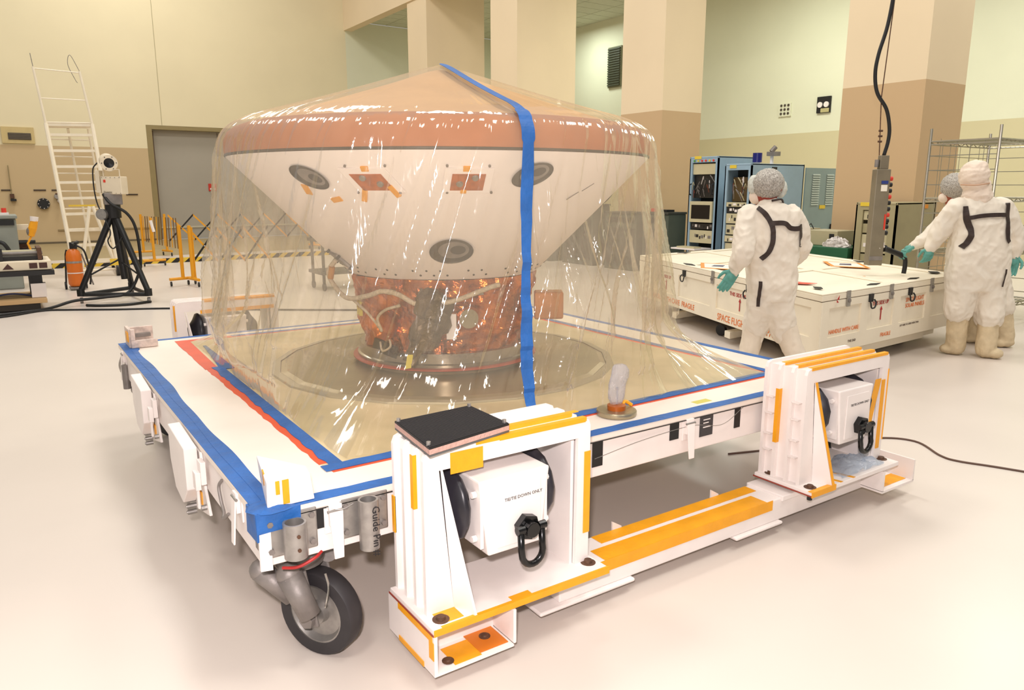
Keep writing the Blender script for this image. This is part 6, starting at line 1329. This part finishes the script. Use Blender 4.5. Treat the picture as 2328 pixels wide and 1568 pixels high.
def lay(t, P, pts, wid, sdir_, name='harness_strap'):
    """ribbon projected onto the coverall from the photographer's side (points: sideways offset, height)"""
    me_o = cov(t); Q = bez([(u, 0, z) for u, z in pts], 10); A = []; B = []
    def cast(u, z):
        o = P['chest']+sdir_*u; o = Vector((o.x, o.y, z)); ok, loc, n, i = me_o.ray_cast(o-HV*0.9, HV, distance=1.1)
        return loc if ok else None
    last = None
    for i, q in enumerate(Q):
        d = (Q[min(i+1, len(Q)-1)]-Q[max(i-1, 0)]).normalized(); nx, nz = -d.z, d.x
        a = cast(q.x+nx*wid/2, q.z+nz*wid/2); b = cast(q.x-nx*wid/2, q.z-nz*wid/2)
        if a is None or b is None: continue
        A.append(a-HV*0.010); B.append(b-HV*0.010)
    if len(A) > 2: return MB().strip(A, B, -HV*0.006).obj(name, STRAP, t)
lay(t1, P1, [(-0.14, 1.415), (-0.09, 1.36), (-0.045, 1.27), (-0.04, 1.16), (-0.065, 1.08), (-0.11, 1.03)], 0.035, RV)
lay(t1, P1, [(-0.05, 1.30), (0.04, 1.30), (0.09, 1.265), (0.15, 1.26), (0.20, 1.275)], 0.036, RV)
lay(t1, P1, [(0.185, 1.29), (0.19, 1.22), (0.195, 1.12)], 0.03, RV)
lay(t1, P1, [(-0.10, 0.86), (-0.10, 0.76), (-0.095, 0.66)], 0.022, RV, 'side_zip')

# ---- person 2: hooded, nearest of the pair, back to the camera
P2 = dict(head=V(6.918, 1.269, 1.66), neck=V(6.957, 1.242, 1.50), chest=V(6.995, 1.216, 1.33), waist=V(7.02, 1.20, 0.98), pelvis=V(7.03, 1.19, 0.76),
          armL=[V(6.81, 1.345, 1.38), V(6.775, 1.45, 1.15), V(6.745, 1.50, 1.02)], armR=[V(7.165, 1.105, 1.38), V(7.285, 1.02, 1.13), V(7.27, 0.99, 0.95)],
          legL=[V(6.93, 1.26, 0.72), V(6.935, 1.27, 0.40), V(7.0, 1.29, 0.08)], legR=[V(7.12, 1.11, 0.72), V(7.12, 1.08, 0.38), V(7.09, 1.06, 0.08)])
sd2 = RV
for k_, v_ in P2.items():
    if isinstance(v_, list): P2[k_] = [q_-V(0.091, 0.042, 0) for q_ in v_]
    else: P2[k_] = v_-V(0.091, 0.042, 0)
t2 = person('person in white hooded coverall standing with back turned at the crate end', (7.03, 1.19, 0), P2, HV, sd2, 0, dict(skin=SKINL))
mb = MB()
rings(mb, [(P2['pelvis']-V(0, 0, 0.13), 0.26, 0.15), (P2['pelvis'], 0.275, 0.18), (P2['waist'], 0.265, 0.18), (P2['waist']+V(0, 0, 0.18), 0.245, 0.17), (P2['chest'], 0.235, 0.15), (P2['chest']+V(0, 0, 0.09), 0.20, 0.12), (P2['neck']-V(0, 0, 0.02), 0.12, 0.09), (P2['neck']+V(0, 0, 0.03), 0.085, 0.075)], sd2)
limb(mb, [P2['chest']-sd2*0.13+V(0, 0, 0.03), P2['armL'][0], P2['armL'][1], P2['armL'][2]], [0.09, 0.09, 0.085, 0.05])
limb(mb, [P2['chest']+sd2*0.13+V(0, 0, 0.03), P2['armR'][0], P2['armR'][1], P2['armR'][1].lerp(P2['armR'][2], 0.6), P2['armR'][2]], [0.09, 0.09, 0.082, 0.075, 0.045])
limb(mb, [P2['pelvis']-sd2*0.11, P2['legL'][0]-V(0, 0, 0.1), P2['legL'][1]+V(0, 0, 0.03)], [0.15, 0.135, 0.12])
limb(mb, [P2['pelvis']+sd2*0.11, P2['legR'][0]-V(0, 0, 0.1), P2['legR'][1]+V(0, 0, 0.0)], [0.15, 0.14, 0.125])
remesh(mb, 'coverall', SUIT, 0.011, t2, 4, 0.015, 8, 0.8)
for lg, toe in (('legL', V(6.879, 1.318, 0.05)), ('legR', V(7.029, 0.938, 0.05))):
    k, a = P2[lg][1], P2[lg][2]
    mb = MB(); limb(mb, [k+V(0, 0, 0.06), k.lerp(a, 0.5), a], [0.088, 0.088, 0.085]); mb.sphere(toe.lerp(V(a.x, a.y, 0.05), 0.25), 0.062, 12, (1.15, 1.35, 0.75)); mb.sphere(V(a.x, a.y, 0.052), 0.066, 12, (1.2, 1.2, 0.75)); remesh(mb, 'boot', BOOT, 0.01, t2, 3, 0.007, 14)
hand(P2['armR'][2], V(0, 0, -1)-RV*0.1, -HV-RV, t2, 0.35, 1.15, 0.15, 1)
hand(P2['armL'][2], V(-0.1, 0.1, -1), HV, t2, 0.7, 1.1)
mb = MB(); mb.sphere(P2['head']+V(0, 0, 0.01), 0.125, 18, (1, 1, 1.05)); limb(mb, [P2['head']-V(0, 0, 0.02), P2['neck']+V(0, 0, 0.05), P2['neck']-V(-0.0, 0.0, 0.02)], [0.118, 0.105, 0.13]); mb.sphere(P2['head']+V(0, 0, 0.09), 0.095, 14, (1.05, 1.05, 0.6))
hd = remesh(mb, 'hood', SUITH, 0.010, t2, 3, 0.009, 12, 1.6)
q = P2['head']; MB().tube(bez([q-RV*0.125-HV*0.02+V(0, 0, -0.07), q-RV*0.06-HV*0.118+V(0, 0, -0.075), q+RV*0.06-HV*0.120+V(0, 0, -0.06), q+RV*0.127-HV*0.02+V(0, 0, -0.05)], 5), 0.006, 6).obj('hood_seam', mat('seam_tan', (190, 150, 120)), t2)
bpy.context.view_layer.update()
lay(t2, P2, [(-0.20, 1.40), (-0.19, 1.30), (-0.15, 1.18), (-0.16, 1.09), (-0.20, 1.03)], 0.04, RV)
lay(t2, P2, [(-0.18, 1.295), (-0.08, 1.315), (0.05, 1.325), (0.17, 1.325)], 0.036, RV)
lay(t2, P2, [(0.18, 1.43), (0.185, 1.33), (0.17, 1.2), (0.18, 1.12), (0.20, 1.08)], 0.04, RV)
lay(t2, P2, [(0.20, 0.84), (0.19, 0.76), (0.18, 0.68)], 0.014, RV, 'side_zip')

# ---- person 3: hair net, behind, reaching left
P3 = dict(head=V(7.175, 1.571, 1.545), neck=V(7.26, 1.555, 1.44), chest=V(7.42, 1.50, 1.27), waist=V(7.55, 1.42, 0.98), pelvis=V(7.60, 1.38, 0.78),
          armL=[V(7.22, 1.585, 1.29), V(7.09, 1.684, 1.11), V(6.955, 1.78, 0.995)], armR=[V(7.62, 1.40, 1.27), V(7.72, 1.34, 1.02), V(7.68, 1.30, 0.84)],
          legL=[V(7.56, 1.46, 0.74), V(7.69, 1.45, 0.40), V(7.66, 1.42, 0.09)], legR=[V(7.66, 1.29, 0.74), V(7.65, 1.20, 0.40), V(7.68, 1.14, 0.09)])
f3 = -RV*0.85+HV*0.3+V(0, 0, -0.35)
t3 = person('person in hair net and white coverall behind the hooded one, holding a black tool', (7.62, 1.33, 0), P3, f3, RV, 0, dict(skin=mat('skin_tan', (150, 72, 48), 0.6)))
mb = MB()
rings(mb, [(P3['pelvis']-V(0, 0, 0.13), 0.20, 0.15), (P3['pelvis'], 0.21, 0.17), (P3['waist'], 0.20, 0.165), (P3['chest']-V(0, 0, 0.1), 0.20, 0.16), (P3['chest'], 0.20, 0.14), (P3['chest']+V(-0.05, 0, 0.10), 0.16, 0.12), (P3['neck'], 0.08, 0.075)], RV)
limb(mb, [P3['chest']-RV*0.1+V(0, 0, 0.03), P3['armL'][0], P3['armL'][1], P3['armL'][2]], [0.09, 0.085, 0.075, 0.045])
limb(mb, [P3['chest']+RV*0.1, P3['armR'][0], P3['armR'][1], P3['armR'][2]], [0.09, 0.085, 0.075, 0.045])
for lg in ('legL', 'legR'): limb(mb, [P3['pelvis'].lerp(P3[lg][0], 0.6), P3[lg][0]-V(0, 0, 0.1), P3[lg][1]], [0.14, 0.13, 0.115])
remesh(mb, 'coverall', SUIT, 0.011, t3, 4, 0.014, 8, 0.7)
for lg in ('legL', 'legR'):
    k, a = P3[lg][1], P3[lg][2]; mb = MB(); limb(mb, [k+V(0, 0, 0.04), k.lerp(a, 0.5), a], [0.085, 0.085, 0.08]); mb.sphere(V(a.x, a.y, 0.052), 0.066, 12, (1.25, 1.25, 0.75)); mb.sphere(V(a.x-0.05, a.y+0.03, 0.045), 0.055, 12, (1.2, 1.2, 0.75)); remesh(mb, 'boot', BOOT, 0.01, t3, 3, 0.007, 14)
hand(P3['armL'][2], V(-0.08, 0.05, -0.055), V(0, 0, -1)-RV*0.3, t3, 0.75, 1.1, 0.1, 1)
hand(P3['armR'][2], V(0, 0, -1), HV, t3, 0.4, 1.1)
mb = MB(); mb.sphere(P3['head']+V(0.0, 0, 0.03)-Vector(f3)*0.015, 0.125, 18); remesh(mb, 'hair_net', NET, 0.010, t3, 2, 0.007, 26, 1)
mb = MB(); mb.sphere(P3['head']+Vector(f3).normalized()*0.075-V(0, 0, 0.05), 0.05, 12); remesh(mb, 'face_mask', SUITH, 0.008, t3, 2)
tool = thing('inspection_tool', 'black curved handle tool with a white tip held over the crate by a teal glove', 'tool', (6.85, 1.86, 0.9))
MB().tube(bez([(6.70, 1.925, 0.975), (6.78, 1.89, 0.945), (6.86, 1.845, 0.91), (6.90, 1.82, 0.87), (6.905, 1.815, 0.80), (6.895, 1.815, 0.725)], 6), [0.036]+[0.028]*14+[0.022]*16, 9).obj('handle', BLACK, tool, smooth=True)
MB().tube([(6.63, 1.94, 0.975), (6.65, 1.945, 1.005), (6.69, 1.925, 0.99)], 0.01, 6).obj('white_tip', WHITE, tool)

# feet of the far lifting frame, groups of repeated things
for x in (0.45, 2.4): MB().box(x, 3.26, 0.0, x+0.4, 3.48, 0.06).obj('foot_pad', WHITE, bf, bevel=0.006)
GR = {'ceiling_lamp': 'recessed lamps in the bay ceiling', 'ceiling_grille': 'grilles in the bay ceiling', 'name_strip': 'dark name strips on the left wall', 'tool_cabinet': 'dark cabinets behind the film', 'equipment_rack': 'equipment racks behind the crate', 'folding_barrier': 'yellow folding barriers', 'person': 'people in white coveralls', 'corner_guard': 'corner guards on the dolly', 'lifting_frame': 'white lifting frames', 'instrument_box': 'beige boxes on the green table', 'wire_shelving': 'chrome wire shelving units', 'storage_box': 'boxes on the wire shelving', 'floor_cable': 'cables on the floor'}
for o in COL.objects:
    if o.parent is None and o.name.split('.')[0] in GR and o.get('label'): o['group'] = GR[o.name.split('.')[0]]
